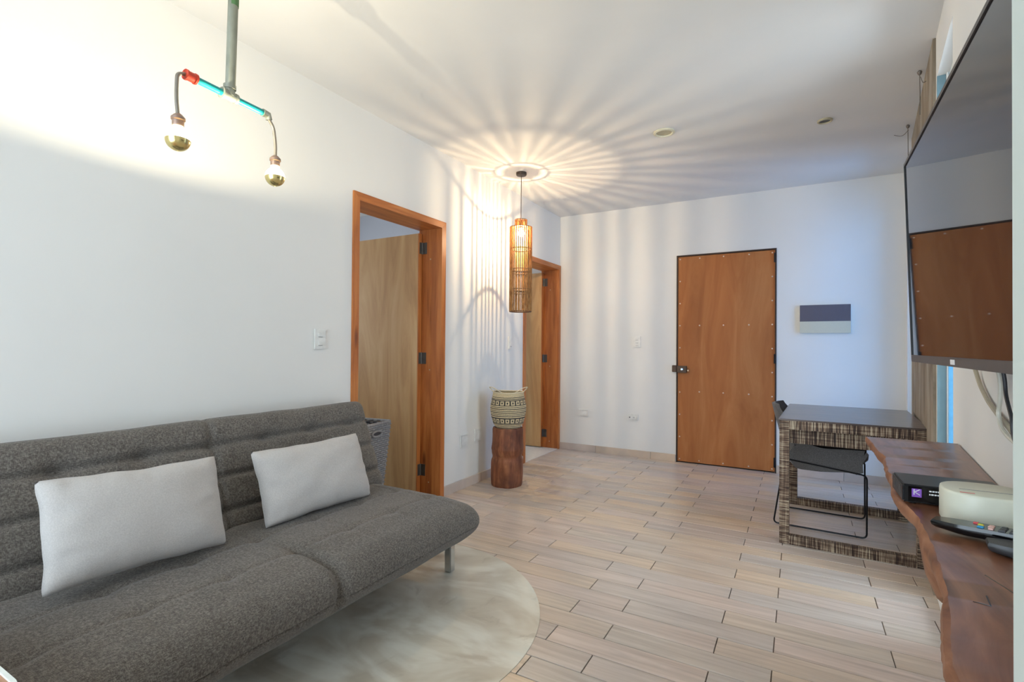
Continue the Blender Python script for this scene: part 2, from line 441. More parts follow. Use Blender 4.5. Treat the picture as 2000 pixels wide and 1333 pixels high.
def window_frame(name, kind_label, pts_fn, w, h, mullions, glassmat, sash=None):
    """pts_fn(u, d, z): u along opening, d depth"""
    e = empty(name, pts_fn(0, 0, 0))
    base = Vector(pts_fn(0, 0, 0))
    def bx(nm, u0, u1, z0, z1, d0, d1, m):
        P = [Vector(pts_fn(u, d, z)) - base for z in (z0, z1) for (u, d) in ((u0, d0), (u0, d1), (u1, d1), (u1, d0))]
        return MB().hexa(P).build(nm, m, e)
    fw = 0.03
    dw = 0.033 if sash else 0.045
    bx('window_frame', 0, fw, 0, h, 0.045, 0.08, 'white_plastic'); bx('window_frame', w - fw, w, 0, h, dw, 0.038 if sash else 0.08, 'white_plastic')
    bx('window_frame', fw, w - fw, 0, fw, 0.045, 0.08, 'white_plastic'); bx('window_frame', fw, w - fw, h - fw, h, 0.045, 0.08, 'white_plastic')
    for u in mullions: bx('mullion', u - 0.015, u + 0.015, fw, h - fw, 0.05, 0.075, 'white_plastic')
    us = [fw] + list(mullions) + [w - fw]
    for a, b in zip(us[:-1], us[1:]): bx('pane', a, b, fw, h - fw, 0.06, 0.064, glassmat)
    if sash: bx('sash_stile', w - fw - 0.01, w, fw, h - fw, 0.038, 0.12, 'sash_blue')
    tag(e, kind_label, 'window', kind='structure')
    return e
tag(MB().rbox(0.0, 0.032, W1[1] - 0.012, W1[1] - 0.0005, 0.05, W1[3]).build('trim_1', 'reveal_blue_reflection'), 'narrow window reveal beside the concrete column with blue reflection put into its colour', 'window reveal', kind='structure')
window_frame('window_1', 'narrow tall window with bluish glass beside the concrete column', lambda u, d, z: RP(W1[0] + u, d, W1[2] + z), W1[1] - W1[0], W1[3] - W1[2], [], 'window_glass', True)
window_frame('window_2', 'tall daylight window between concrete column and end wall', lambda u, d, z: RP(W2[0] + u, d, W2[2] + z), W2[1] - W2[0], W2[3] - W2[2], [], 'window_glass_blue')
window_frame('window_3', 'large daylight window in the wall behind the viewer', lambda u, d, z: Vector((BW[0] + u, YB - d, BW[2] + z)), BW[1] - BW[0], BW[3] - BW[2], [0.95], 'window_glass')

tag(MB().box((0.95, 7.0, -0.3), (5.5, 7.2, 6.0)).build('backdrop_wall', 'backdrop_blue'), 'blue backdrop wall added outside to tone the view through the window', 'wall', kind='structure')  # added so the narrow window shows blue instead of bright sky
# rooms behind the two inner doors
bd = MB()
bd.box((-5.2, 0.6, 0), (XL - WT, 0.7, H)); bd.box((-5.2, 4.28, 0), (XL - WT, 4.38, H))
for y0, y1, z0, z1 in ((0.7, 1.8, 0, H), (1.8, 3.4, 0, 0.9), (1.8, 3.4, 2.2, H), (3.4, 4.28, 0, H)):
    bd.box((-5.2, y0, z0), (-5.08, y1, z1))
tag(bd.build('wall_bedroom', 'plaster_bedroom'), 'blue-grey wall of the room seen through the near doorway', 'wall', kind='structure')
bt = MB()
for y0, y1, z0, z1 in ((4.38, 4.6, 0, H), (4.6, 5.25, 0, 1.0), (4.6, 5.25, 2.4, H), (5.25, YF, 0, H)):
    bt.box((-4.3, y0, z0), (-4.2, y1, z1))
tag(bt.build('wall_bathroom', 'plaster'), 'white wall of the room behind the corner doorway', 'wall', kind='structure')
tag(MB().box((-4.2, 4.38, -0.004), (XL + 0.005, YF, 0.004)).build('floor_bathroom', 'white_floor_tile'), 'white tiled floor inside the corner doorway', 'floor', kind='structure')

# sky portals at the openings (guide daylight sampling only)
def wportal(c, inward, w, h):
    z = -Vector(inward).normalized(); y = Vector((0, 0, 1)); x = y.cross(z)
    portal('sky_portal', c, x, y, w, h)
wportal((0.5 * (BW[0] + BW[1]), YB - 0.12, 0.5 * (BW[2] + BW[3])), (0, 1, 0), BW[1] - BW[0], BW[3] - BW[2])
for W in (W1, W2):
    wportal(RP(0.5 * (W[0] + W[1]), 0.12, 0.5 * (W[2] + W[3])), -RN, W[1] - W[0], W[3] - W[2])
wportal((-5.15, 2.6, 1.55), (1, 0, 0), 1.6, 1.3)
wportal((-4.25, 4.92, 1.7), (1, 0, 0), 0.65, 1.4)

# ------------------------------------------------------------------ floor planks (one by one)
PW, PL, GAP = 0.1228, 0.6, 0.004
def plank_mesh(L):
    w = PW - GAP; l = L - GAP; i = 0.0012
    b = MB()
    vs = []
    for z, k in ((-0.008, 0), (-0.0012, 0), (0.0, i)):
        vs += [(-l / 2 + k, -w / 2 + k, z), (l / 2 - k, -w / 2 + k, z), (l / 2 - k, w / 2 - k, z), (-l / 2 + k, w / 2 - k, z)]
    fs = [(8, 9, 10, 11)]
    for lo in (0, 4):
        for k in range(4): fs.append((lo + k, lo + (k + 1) % 4, lo + 4 + (k + 1) % 4, lo + 4 + k))
    return b.add(vs, fs)
IN_C, IN_R = (-1.715, 1.655), 0.81
full = None; rest = MB()
def xmax_at(y): return RP(y, 0).x + 0.03
row_y0 = 2.468
k = int(math.floor((YB - row_y0) / PW))
while True:
    y0 = row_y0 + k * PW - PW; y1 = y0 + PW; k += 1      # row spans y0..y1, its upper joint line is y1
    if y0 > YF - 0.01: break
    if y1 < YB: continue
    yc = 0.5 * (y0 + y1)
    off = -0.285 if (k % 2 == 1) else -0.084
    x = off - 6 * PL
    while x < 1.2:
        xa, xb = max(x, XL), min(x + PL, xmax_at(y1)); x += PL
        if xb - xa < 0.03: continue
        xc = 0.5 * (xa + xb)
        if all(math.hypot(px - IN_C[0], py - IN_C[1]) < IN_R - 0.01 for px in (xa, xb) for py in (y0, y1)): continue
        if yc < 1.15 or (xb < -1.75 and yc < 2.2):
            pm = plank_mesh(xb - xa)
            rest.add([(v[0] + xc, v[1] + yc, v[2]) for v in pm.v], pm.f)
            continue
        if abs(xb - xa - PL) < 1e-4:
            if full is None:
                full = plank_mesh(PL).build('plank', 'wood_look_tile', floor, loc=(xc, yc, 0))
            else: sharecopy(full, 'plank', floor, (xc, yc, 0))
        else:
            plank_mesh(xb - xa).build('plank', 'wood_look_tile', floor, loc=(xc, yc, 0))
rp = rest.build('plank_field', 'wood_look_tile', floor); rp['kind'] = 'stuff'
disc = []
for i in range(128):
    a = 2 * math.pi * i / 128
    disc.append((max(IN_C[0] + IN_R * math.cos(a), XL + 0.004), IN_C[1] + IN_R * math.sin(a)))
MB().prism(disc, -0.003, 0.0022).build('cement_inlay', 'polished_cement', floor, label='round mottled grey cement inlay set into the plank floor')

# baseboards of tile pieces
def baseboard(name, label, pieces, axis):
    e = empty(name); tag(e, label, 'baseboard', kind='structure')
    for a, b, c0, c1 in pieces:
        L_ = b - a - 0.002
        bx = MB().box((-L_ / 2, -0.006, 0), (L_ / 2, 0.006, 0.076))
        mid = (0.5 * (c0 + c1), 0.5 * (a + b), 0) if axis == 'y' else (0.5 * (a + b), 0.5 * (c0 + c1), 0)
        bx.build('tile', 'wood_look_tile', e, bevel=0.0012, loc=mid, rot=(0, 0, R(90) if axis == 'y' else 0))
baseboard('baseboard_left', 'grey-brown tile skirting under the left wall between the doorways', [(D1[1], 3.72, XL, XL + 0.012), (3.72, 4.32, XL, XL + 0.012), (4.32, D2[0], XL, XL + 0.012)], 'y')
baseboard('baseboard_far', 'beige-brown tile skirting under the end wall', [(XL, -1.97, YF - 0.012, YF), (-1.97, -1.36, YF - 0.012, YF), (-1.36, DX0 - 0.004, YF - 0.012, YF), (DX1 + 0.01, 0.35, YF - 0.012, YF), (0.35, 0.78, YF - 0.012, YF)], 'x')
e = empty('baseboard_right'); tag(e, 'grey tile skirting under the right wall below the shelf', 'baseboard', kind='structure')
for s0, s1 in ((0.6, 1.2), (1.2, 1.8), (1.8, W1[0])):
    MB().rbox(-0.012, 0, s0 + 0.001, s1 - 0.001, 0, 0.078).build('tile', 'wood_look_tile', e)

# ------------------------------------------------------------------ inner doors
def inner_door(name, D, label, leafw, hz):
    y0, y1, zt = D
    e = empty(name, (XL, y0, 0)); tag(e, label, 'door', kind='structure')
    w = y1 - y0; fw, x0, x1 = 0.05, -0.215, 0.012
    MB().prism([(0, 0), (fw, 0), (fw, zt - fw), (0, zt)], x0, x1, axis='x').build('jamb', 'pine_stained', e)
    MB().prism([(w - fw, 0), (w, 0), (w, zt), (w - fw, zt - fw)], x0, x1, axis='x').build('jamb', 'pine_stained', e)
    # head board modelled along local z and turned, so that its grain runs along it
    MB().prism([(fw, -w + fw), (fw, -fw), (0, 0), (0, -w)], x0, x1, axis='x').build('head', 'pine_stained', e, loc=(0, 0, zt), rot=(R(90), 0, 0)) if False else \
        MB().prism([(-fw, fw), (0, 0), (0, w), (-fw, w - fw)], -x1, -x0, axis='x').build('head', 'pine_stained', e, loc=(0, 0, zt), rot=(R(-90), R(180), 0))
    ly = w - fw - 0.006
    leaf = MB().box((-0.19 - leafw, ly - 0.036, 0.012), (-0.19, ly, zt - fw - 0.03)).build('leaf', 'plywood_pale', e, bevel=0.001)
    MB().box((-0.191, ly - 0.037, 0.012), (-0.183, ly + 0.0005, zt - fw - 0.03)).build('edge_strip', 'pine_stained', leaf)
    for z in hz:
        h = MB().box((-0.176, ly + 0.002, z - 0.045), (-0.136, ly + 0.007, z + 0.045))
        h.tube([(-0.181, ly + 0.001, z - 0.045), (-0.181, ly + 0.001, z + 0.045)], 0.0055, 10)
        h.box((-0.1832, ly - 0.030, z - 0.045), (-0.1818, ly, z + 0.045))
        hh = h.build('hinge', 'hinge_steel', e)
        MB().lathe([(0.006, -0.002), (0.006, 0.002)], 10).build('screw', 'brass_screw', hh, loc=(-0.10, ly + 0.006, z - 0.09), rot=(R(90), 0, 0))
    return e
inner_door('door_1', D1, 'open pale plywood door in orange pine frame behind the sofa', 0.80, (1.95, 1.08, 0.20))
inner_door('door_2', D2, 'open plywood door in orange pine frame in the far left corner', 0.76, (1.93, 1.04, 0.17))

# ------------------------------------------------------------------ entrance door
e = empty('door_3', (DX0, YF, 0)); tag(e, 'brown plywood entrance door with riveted edges and dark steel frame', 'door', kind='structure')
W_ = DX1 - DX0; fy = -0.006
leaf = MB().box((0.014, 0.004, 0.012), (W_ - 0.014, 0.044, DZ - 0.016)).build('leaf', 'plywood_entry', e)
for nm, a, b in (('frame_post', (0, fy, 0), (0.013, 0.06, DZ)), ('frame_post', (W_ - 0.013, fy, 0), (W_, 0.06, DZ)), ('frame_head', (0.013, fy, DZ - 0.013), (W_ - 0.013, 0.06, DZ))):
    MB().box(a, b).build(nm, 'frame_steel', e)
rv = None
def rivet(x, z):
    global rv
    if rv is None:
        rv = MB().lathe([(0.0075, 0), (0.0065, 0.003), (0.003, 0.0045)], 12).build('rivet', 'rivet_steel', leaf, loc=(x, 0.004, z), rot=(R(90), 0, 0))
    else: sharecopy(rv, 'rivet', leaf, (x, 0.004, z))
for i in range(10):
    z = 0.035 + i * (DZ - 0.075) / 9
    rivet(0.034, z); rivet(W_ - 0.036, z)
for fx in (0.235, 0.48, 0.73):
    for z in (0.035, 0.035 + 3.05 * (DZ - 0.075) / 9, 0.035 + 6 * (DZ - 0.075) / 9, DZ - 0.04): rivet(fx * W_ + 0.01, z)
lk = MB().box((0.014, -0.03, 0.922), (0.105, 0.004, 0.992)).build('lock', 'lock_steel', e, bevel=0.004, label='dark metal rim lock')
MB().lathe([(0.013, 0), (0.013, 0.008), (0.009, 0.012)], 16).build('cylinder', 'chrome', lk, loc=(0.060, -0.030, 0.957), rot=(R(90), 0, 0))
MB().lathe([(0.010, 0), (0.010, 0.020), (0.006, 0.026)], 14).build('knob', 'brass_screw', lk, loc=(0.118, 0.004, 0.946), rot=(R(90), 0, 0))
MB().box((-0.040, -0.022, 0.926), (0.006, -0.0005, 0.996)).build('lock_strike', 'lock_steel', e, bevel=0.004)
for z in (0.1, 1.08, 2.04):
    MB().tube([(W_ - 0.014, -0.012, z - 0.045), (W_ - 0.014, -0.012, z + 0.045)], 0.009, 10).build('hinge', 'black_steel', e)

# ------------------------------------------------------------------ switches, outlets
def plate(name, label, origin, side, w, h, kind, group=None):
    """side 'L' on left wall (faces +x), 'F' on far wall (faces -y). local: x right, z up, front -y"""
    e = empty(name, origin, R(90) if side == 'L' else 0)
    tag(e, label, name.replace('_', ' ').split()[-1] if name != 'light_switch' else 'switch', group)
    MB().box((-w / 2, -0.010, -h / 2), (w / 2, 0, h / 2)).build('plate', 'white_plastic', e, bevel=0.003)
    if kind == 'switch2' or kind == 'switch3':
        n = 2 if kind == 'switch2' else 3
        for i in range(n):
            zc = (i - (n - 1) / 2) * h * (0.42 if n == 2 else 0.25)
            MB().box((-w * 0.20, -0.0145, zc - h * 0.09), (w * 0.20, -0.009, zc + h * 0.09)).build('rocker', 'white_plastic', e, bevel=0.0015)
            MB().box((-w * 0.18, -0.0125, zc - h * 0.115), (w * 0.18, -0.0095, zc - h * 0.095)).build('rocker_shade', 'grey_plastic', e)  # grey strip colours in the shade under the rocker
    elif kind == 'switch1':
        MB().box((-w * 0.16, -0.015, -h * 0.24), (w * 0.16, -0.009, h * 0.24)).build('rocker', 'white_plastic', e, bevel=0.002)
        MB().box((-w * 0.14, -0.0125, -h * 0.30), (w * 0.14, -0.0095, -h * 0.26)).build('rocker_shade', 'grey_plastic', e)  # shade below the single rocker, laid in as a grey strip
    elif kind == 'blank':
        MB().box((-w * 0.40, -0.012, -h * 0.36), (w * 0.40, -0.009, h * 0.36)).build('cover', 'white_plastic', e, bevel=0.0015)
    elif kind == 'outlet':
        MB().box((-w * 0.40, -0.012, -h * 0.34), (w * 0.40, -0.009, h * 0.34)).build('cover', 'white_plastic', e, bevel=0.0015)
        MB().lathe([(0.006, 0), (0.006, 0.004)], 10).build('socket_hole', 'dark_grey_plastic', e, loc=(-w * 0.22, -0.0105, 0), rot=(R(90), 0, 0))
        for dx in (0.06, 0.16): MB().box((w * dx, -0.0125, -0.008), (w * dx + 0.005, -0.0115, 0.008)).build('slot', 'grey_plastic', e)
    return e
plate('light_switch', 'white double light switch on the wall left of the near doorway', (XL, 2.003, 1.213), 'L', 0.078, 0.118, 'switch2')
plate('light_switch', 'white narrow light switch between pendant lamp and corner doorway', (XL, 4.232, 1.212), 'L', 0.078, 0.122, 'switch1')
plate('light_switch', 'white triple light switch on the end wall left of the brown door', (-1.511, YF, 1.238), 'F', 0.080, 0.120, 'switch3')
plate('power_outlet', 'white low wall outlet on the left wall nearest the near doorway', (XL, 3.47, 0.395), 'L', 0.118, 0.112, 'blank')
plate('power_outlet', 'white low wall outlet on the left wall beside the wooden stump', (XL, 3.677, 0.413), 'L', 0.110, 0.108, 'blank')
plate('wall_plate', 'white blank low wall plate on the end wall near the corner', (-2.118, YF, 0.433), 'F', 0.118, 0.08, 'blank')
plate('power_outlet', 'white low outlet with sockets on the end wall beside the brown door', (-1.557, YF, 0.424), 'F', 0.124, 0.072, 'outlet')

# ------------------------------------------------------------------ wall picture
e = empty('wall_canvas', (0.204, YF, 1.449)); tag(e, 'small canvas with dark mauve upper half and beige lower half', 'picture')
MB().box((-0.196, -0.030, -0.128), (0.196, -0.002, 0.128)).build('stretcher', 'canvas_beige', e, bevel=0.002)
MB().box((-0.196, -0.0312, -0.022), (0.196, -0.0302, 0.1275)).build('upper_field', 'canvas_mauve', e, label='dark mauve painted upper field')
MB().box((-0.196, -0.0312, -0.1275), (0.196, -0.0302, -0.0225)).build('lower_field', 'canvas_beige', e, label='beige painted lower field')

# ------------------------------------------------------------------ ceiling spots and wires
def spot(loc, r, label, ringm, innm):
    e = empty('ceiling_spot', loc); tag(e, label, 'ceiling light', 'recessed ceiling spots')
    MB().lathe([(r * 0.72, 0.0), (r, -0.001), (r, -0.008), (r * 0.80, -0.012), (r * 0.74, -0.004)], 32, cap=False).build('trim_ring', ringm, e, smooth=True)
    MB().lathe([(r * 0.74, -0.0035), (r * 0.5, -0.0015), (0.001, -0.001)], 32, cap=False).build('lens', innm, e, smooth=True)
spot((-0.823, 3.59, H), 0.072, 'cream recessed ceiling spot nearer the pendant lamp', 'lamp_trim_cream', 'lamp_inner')
spot((0.148, 3.908, H), 0.045, 'small grey recessed ceiling spot above the desk', 'lamp_inner', 'lamp_dark')
def wire(x, y, L, sx, label):
    e = empty('hanging_wire', (x, y, H)); tag(e, label, 'wire', 'bare wires hanging from the ceiling')
    MB().tube([(0, 0, 0), (0.002, 0.001, -L * 0.5), (0.001, 0, -L)], 0.0022, 6).build('rod', 'wire_grey', e, smooth=True)
    MB().tube(fillet([(0.004, 0, -0.035), (0.03 * sx, 0, -0.075), (0.075 * sx, 0.0, -0.055)], 0.03), 0.0017, 6).build('loose_end', 'wire_grey', e, smooth=True)
    MB().lathe([(0.006, 0.0), (0.012, -0.008), (0.008, -0.02), (0.004, -0.024)], 10).build('hook_knot', 'wire_grey', e, smooth=True)
wire(0.567, 3.452, 0.24, 0.5, 'thin bare wire hanging from the ceiling nearer the television')
wire(0.636, 4.253, 0.42, -1.0, 'thin bare wire hanging from the ceiling nearer the end wall')

# ------------------------------------------------------------------ sofa
def cushion_mesh(hx, hy, hz, r, nx, ny, nz, disp, post=None):
    key = {}; mb = MB()
    def vid(p):
        kk = (round(p[0], 5), round(p[1], 5), round(p[2], 5))
        if kk not in key:
            q = [max(-h + r, min(h - r, c)) for c, h in zip(p, (hx, hy, hz))]
            d = Vector(p) - Vector(q); n = d.normalized() if d.length > 1e-9 else Vector((0, 0, 1))
            P = Vector(q) + n * r
            P = P + n * disp(P, n)
            if post: P = Vector(post(P))
            key[kk] = len(mb.v); mb.v.append(tuple(P))
        return key[kk]
    def lin_(h, n): return [-h + 2 * h * i / n for i in range(n + 1)]
    X, Y, Z = lin_(hx, nx), lin_(hy, ny), lin_(hz, nz)
    def face(a, b, fn):
        for i in range(len(a) - 1):
            for j in range(len(b) - 1):
                f = (vid(fn(a[i], b[j])), vid(fn(a[i + 1], b[j])), vid(fn(a[i + 1], b[j + 1])), vid(fn(a[i], b[j + 1])))
                if len(set(f)) == 4: mb.f.append(f); mb.mi.append(0)
    for sg in (-1, 1):
        face(X, Y, lambda a, b: (a, b, sg * hz)); face(Y, Z, lambda a, b: (sg * hx, a, b)); face(X, Z, lambda a, b: (a, sg * hy, b))
    return mb
def gz(x, w): return math.exp(-(x / w) ** 2)
SY = 1.27
sofa = empty('sofa_bed', (-1.77, SY, 0)); tag(sofa, 'dark grey tufted fabric sofa bed on chrome legs along the left wall', 'sofa')
tuft_y = [-0.78, -0.52, -0.26, 0.0, 0.26, 0.52, 0.78]
def seat_disp(p, n):
    d = 0.006 * mnoise.noise(Vector((p.x * 5, p.y * 5, p.z * 5)))
    top = max(0, n.z); front = max(0, n.x)
    d -= 0.026 * gz(p.y - 0.02 * math.sin(p.x * 8), 0.022) * (sstep(-0.1, 0.25, p.x) * max(top, front) * (1 - sstep(0.5, 1.0, -p.z / 0.1)) + 0.25 * top)
    for sx in (-0.10, 0.12):
        d -= 0.0055 * gz(p.x - sx, 0.010) * top
        for ty in tuft_y: d -= 0.010 * gz(p.x - sx, 0.03) * gz(p.y - ty, 0.045) * top
    for ty in tuft_y:
        if abs(ty) > 0.01: d -= 0.003 * gz(p.y - ty, 0.012) * top
    d -= 0.020 * gz(p.z + 0.010, 0.008) * front
    return d
def seat_post(p):
    x, y, z = p
    tt = max(0.0, (abs(y) - (0.94 - 0.16)) / 0.16)
    z *= math.sqrt(max(0.05, 1 - 0.86 * min(1, tt) ** 2))
    low = sstep(0.0, 1.0, -z / 0.11)
    if x > 0: x -= 0.035 * low * sstep(0.0, 0.37, x)
    z -= 0.02 * sstep(0.1, 0.37, x) * (1 if z > 0 else 0)
    return (x, y, z)
cushion_mesh(0.372, 0.94, 0.112, 0.085, 80, 190, 52, seat_disp, seat_post).build('seat', 'sofa_tweed', sofa, smooth=True, auto=80, loc=(0, 0, 0.297))
back_z = [0.135, -0.005, -0.15]
def back_disp(p, n):
    d = 0.005 * mnoise.noise(Vector((p.x * 6, p.y * 6, p.z * 6)) + Vector((9, 2, 4)))
    fr = max(0, n.x)
    for bz in back_z:
        d -= 0.018 * gz(p.z - bz, 0.012) * fr
        d += 0.004 * fr
    for ty in tuft_y: d -= 0.020 * gz(p.z - back_z[0], 0.028) * gz(p.y - ty, 0.045) * fr + 0.010 * gz(p.z - back_z[2], 0.028) * gz(p.y - ty, 0.05) * fr
    d -= 0.012 * gz(p.y, 0.012) * fr
    return d
def back_post(p):
    x, y, z = p
    tt = max(0.0, (abs(y) - 0.84) / 0.10)
    x *= 1 - 0.35 * min(1, tt) ** 2
    return (x, y, z)
cushion_mesh(0.08, 0.935, 0.262, 0.055, 14, 190, 60, back_disp, back_post).build('backrest', 'sofa_tweed', sofa, smooth=True, auto=80, loc=(-2.232 + 1.77, 0, 0.585), rot=(0, R(-22), 0))
for lx, ly in ((0.185, 0.885), (0.185, -0.885), (-0.26, 0.86), (-0.26, -0.86)):
    MB().box((lx - 0.02, ly - 0.02, 0.0), (lx + 0.02, ly + 0.02, 0.215)).build('leg', 'chrome', sofa, bevel=0.004, loc=(0, 0, 0.0022))
MB().box((-0.30, -0.86, 0.19), (0.04, 0.86, 0.22)).build('base_frame', 'black_steel', sofa)
def throw_pillow(label, c, w, h, t, rz, lean, roll, seed, group='grey throw pillows on the sofa'):
    nu, nv = 44, 30; mb = MB(); vs = []; idx = {}
    for sd in (1, -1):
        for j in range(nv + 1):
            for i in range(nu + 1):
                u, v = -1 + 2 * i / nu, -1 + 2 * j / nv
                edge = (i in (0, nu) or j in (0, nv))
                if sd == -1 and edge: idx[(sd, i, j)] = idx[(1, i, j)]; continue
                ear = (abs(u) * abs(v)) ** 7
                bx_, bz_ = 1 - 0.04 * (1 - v * v) - 0.02 * ear, 1 - 0.075 * (1 - u * u) - 0.03 * ear
                th = t * ((1 - abs(u) ** 2.6) * (1 - abs(v) ** 2.6)) ** 0.5
                nz_ = mnoise.noise(Vector((u * 2 + seed, v * 2, sd))) * 0.007 + mnoise.noise(Vector((u * 4 + seed, v * 5, sd * 2))) * 0.013 * abs(u) ** 3 * (1 - abs(u) ** 12) + mnoise.noise(Vector((u * 7 + seed, v * 2, 8))) * 0.007 * abs(v) ** 3
                cor = mnoise.noise(Vector((u * 3 + seed, v * 3, 5.0))) * 0.004
                idx[(sd, i, j)] = len(vs)
                vs.append((u * w / 2 * bx_ + cor, -sd * (th * (1 if sd == 1 else 0.6) + (0 if edge else nz_)), v * h / 2 * bz_ + cor))
        for j in range(nv):
            for i in range(nu):
                mb.f.append((idx[(sd, i, j)], idx[(sd, i + 1, j)], idx[(sd, i + 1, j + 1)], idx[(sd, i, j + 1)])); mb.mi.append(0)
    mb.v = vs
    o = mb.build('throw_pillow', 'cushion_suede', smooth=True, auto=120)
    o.matrix_world = Matrix.Translation(c) @ Matrix.Rotation(rz, 4, 'Z') @ Matrix.Rotation(lean, 4, 'X') @ Matrix.Rotation(roll, 4, 'Y')
    tag(o, label, 'pillow', group)
    return o
throw_pillow('light grey throw pillow on the left part of the sofa', Vector((-1.955, 0.890, 0.590)), 0.548, 0.345, 0.078, R(90), R(-20), R(2.5), 1.3)
throw_pillow('light grey throw pillow on the right part of the sofa nearest the doorway', Vector((-1.975, 1.626, 0.565)), 0.585, 0.335, 0.078, R(88), R(-21), R(0), 6.1)

# ------------------------------------------------------------------ side table corner bottom left
e = empty('side_table', (-1.495, 0.02, 0)); tag(e, 'brown wooden table with white rim cropped at the lower left corner', 'table')
def rrect(hx, hy, r, n=6):
    out = []
    for cx, cy, a0 in ((hx - r, hy - r, 0), (-hx + r, hy - r, 90), (-hx + r, -hy + r, 180), (hx - r, -hy + r, 270)):
        for i in range(n + 1):
            a = R(a0 + 90 * i / n); out.append((cx + r * math.cos(a), cy + r * math.sin(a)))
    return out
MB().prism(rrect(0.352, 0.327, 0.06), 0.552, 0.580).build('table_top', 'side_table_wood', e)
rm = MB(); po, pi_ = rrect(0.359, 0.334, 0.067), rrect(0.352, 0.327, 0.06); n = len(po)
rm.add([(x, y, 0.545) for x, y in po] + [(x, y, 0.584) for x, y in po] + [(x, y, 0.584) for x, y in pi_] + [(x, y, 0.545) for x, y in pi_],
       [(a * n + i, a * n + (i + 1) % n, ((a + 1) % 4) * n + (i + 1) % n, ((a + 1) % 4) * n + i) for a in range(4) for i in range(n)])
rm.build('rim', 'rim_white', e)
for sx in (-1, 1):
    for sy in (-1, 1):
        MB().tube([(sx * 0.29, sy * 0.265, 0.0), (sx * 0.26, sy * 0.23, 0.552)], [0.014, 0.02], 10).build('leg', 'side_table_wood', e, smooth=True)

# ------------------------------------------------------------------ pipe lamp over the sofa
def point_light(name, parent, loc, w, col, r):
    L = bpy.data.lights.new(name, 'POINT'); L.energy = w; L.color = col; L.shadow_soft_size = r
    o = bpy.data.objects.new(name, L); COL.objects.link(o); o.parent = parent; o.location = loc
    return o
TB = Vector((-1.634, 0.985, 2.0))
pl = empty('pipe_lamp', (TB.x, TB.y, H)); tag(pl, 'industrial pipe ceiling lamp with teal arms and two gold-capped bulbs', 'ceiling lamp')
def LP(p): return Vector(p) - Vector((TB.x, TB.y, H))
pipe = MB().tube([LP((TB.x + 0.002, TB.y + 0.012, H)), LP((TB.x, TB.y, 2.03))], 0.0155, 20).build('drop_pipe', 'galvanised_pipe', pl, smooth=True)
MB().tube([LP((TB.x + 0.0012, TB.y + 0.007, 2.36)), LP((TB.x + 0.001, TB.y + 0.006, 2.30))], 0.0162, 20).build('paint_band', 'pipe_green', pipe, smooth=True, label='green paint on the pipe')
MB().lathe([(0.045, 0), (0.045, -0.01), (0.02, -0.02)], 24).build('ceiling_flange', 'galvanised_pipe', pl, smooth=True)
EL, ER = Vector((-1.624, 0.838, 2.0)), Vector((-1.652, 1.138, 2.0))
def bar(a): return EL.lerp(ER, a)
tee = MB().tube([LP(bar(0.40)), LP(bar(0.57))], 0.0150, 18)
tee.tube([LP(bar(0.395)), LP(bar(0.42))], 0.0185, 18); tee.tube([LP(bar(0.55)), LP(bar(0.575))], 0.0165, 18)
tee.tube([LP(bar(0.49)), LP(bar(0.49) + Vector((0, 0, 0.035)))], 0.0165, 18); tee.tube([LP(bar(0.49) + Vector((0, 0, 0.022))), LP(bar(0.49) + Vector((0, 0, 0.036)))], 0.0195, 18)
tee.build('tee_fitting', 'galvanised_pipe', pl, smooth=True)
MB().tube([LP(bar(0.10)), LP(bar(0.40))], 0.0105, 16).build('arm_pipe', 'pipe_teal', pl, smooth=True)
MB().tube([LP(bar(0.57)), LP(bar(0.92))], 0.0100, 16).build('arm_pipe', 'pipe_teal', pl, smooth=True)
cp = MB().tube([LP(bar(0.0)), LP(bar(0.115))], 0.0145, 16)
cp.tube([LP(bar(0.0)), LP(bar(0.02))], 0.0165, 16); cp.tube([LP(bar(0.095)), LP(bar(0.115))], 0.0165, 16)
cp.build('coupling', 'coupling_red', pl, smooth=True, label='red pipe coupling')
el = MB().tube([LP(bar(0.91)), LP(bar(0.985)), LP(bar(1.0) + Vector((0, 0, -0.016)))], [0.0135, 0.0125, 0.011], 16)
el.build('elbow', 'galvanised_pipe', pl, smooth=True)
def bulb_arm(path, top, ang):
    g = MB().tube([LP(p) for p in fillet(path, 0.04, 6)], 0.0055, 10).build('gooseneck', 'gooseneck_steel', pl, smooth=True)
    c = LP(top)
    sk = MB().lathe([(0.007, 0.004), (0.012, 0.0), (0.0190, -0.008), (0.0190, -0.015), (0.0160, -0.018), (0.0155, -0.032), (0.014, -0.035)], 22, c).build('socket', 'socket_bronze', pl, smooth=True)
    # globe: centre 0.088 below the socket top, clear upper glass and mirrored lower bowl
    rg, zc = 0.0335, -0.074
    up = [(0.013, -0.033), (0.0145, -0.038)]
    for i in range(12):
        a = R(62 - 62 * i / 11); up.append((rg * math.cos(a), zc + rg * math.sin(a)))
    MB().lathe(up, 28, c, cap=False).build('bulb_glass', 'bulb_glass', sk, smooth=True, label='lit clear upper half of the bulb')
    lo = [(rg * 1.004 * math.cos(R(-90 * i / 12)), zc + rg * 1.004 * math.sin(R(-90 * i / 12))) for i in range(12)] + [(0.001, zc - rg * 1.004)]
    MB().lathe(lo, 28, c, cap=False).build('mirror_cap', 'gold_mirror', sk, smooth=True, label='gold mirrored lower half of the bulb')
    point_light('bulb_light', pl, c + Vector((0, 0, zc - 0.0068)), BULB_W, (1.0, 0.87, 0.60), 0.003)
bulb_arm([(-1.624, 0.838, 2.0), (-1.620, 0.814, 1.99), (-1.618, 0.811, 1.92), (-1.615, 0.815, 1.862)], (-1.615, 0.816, 1.864), 0)
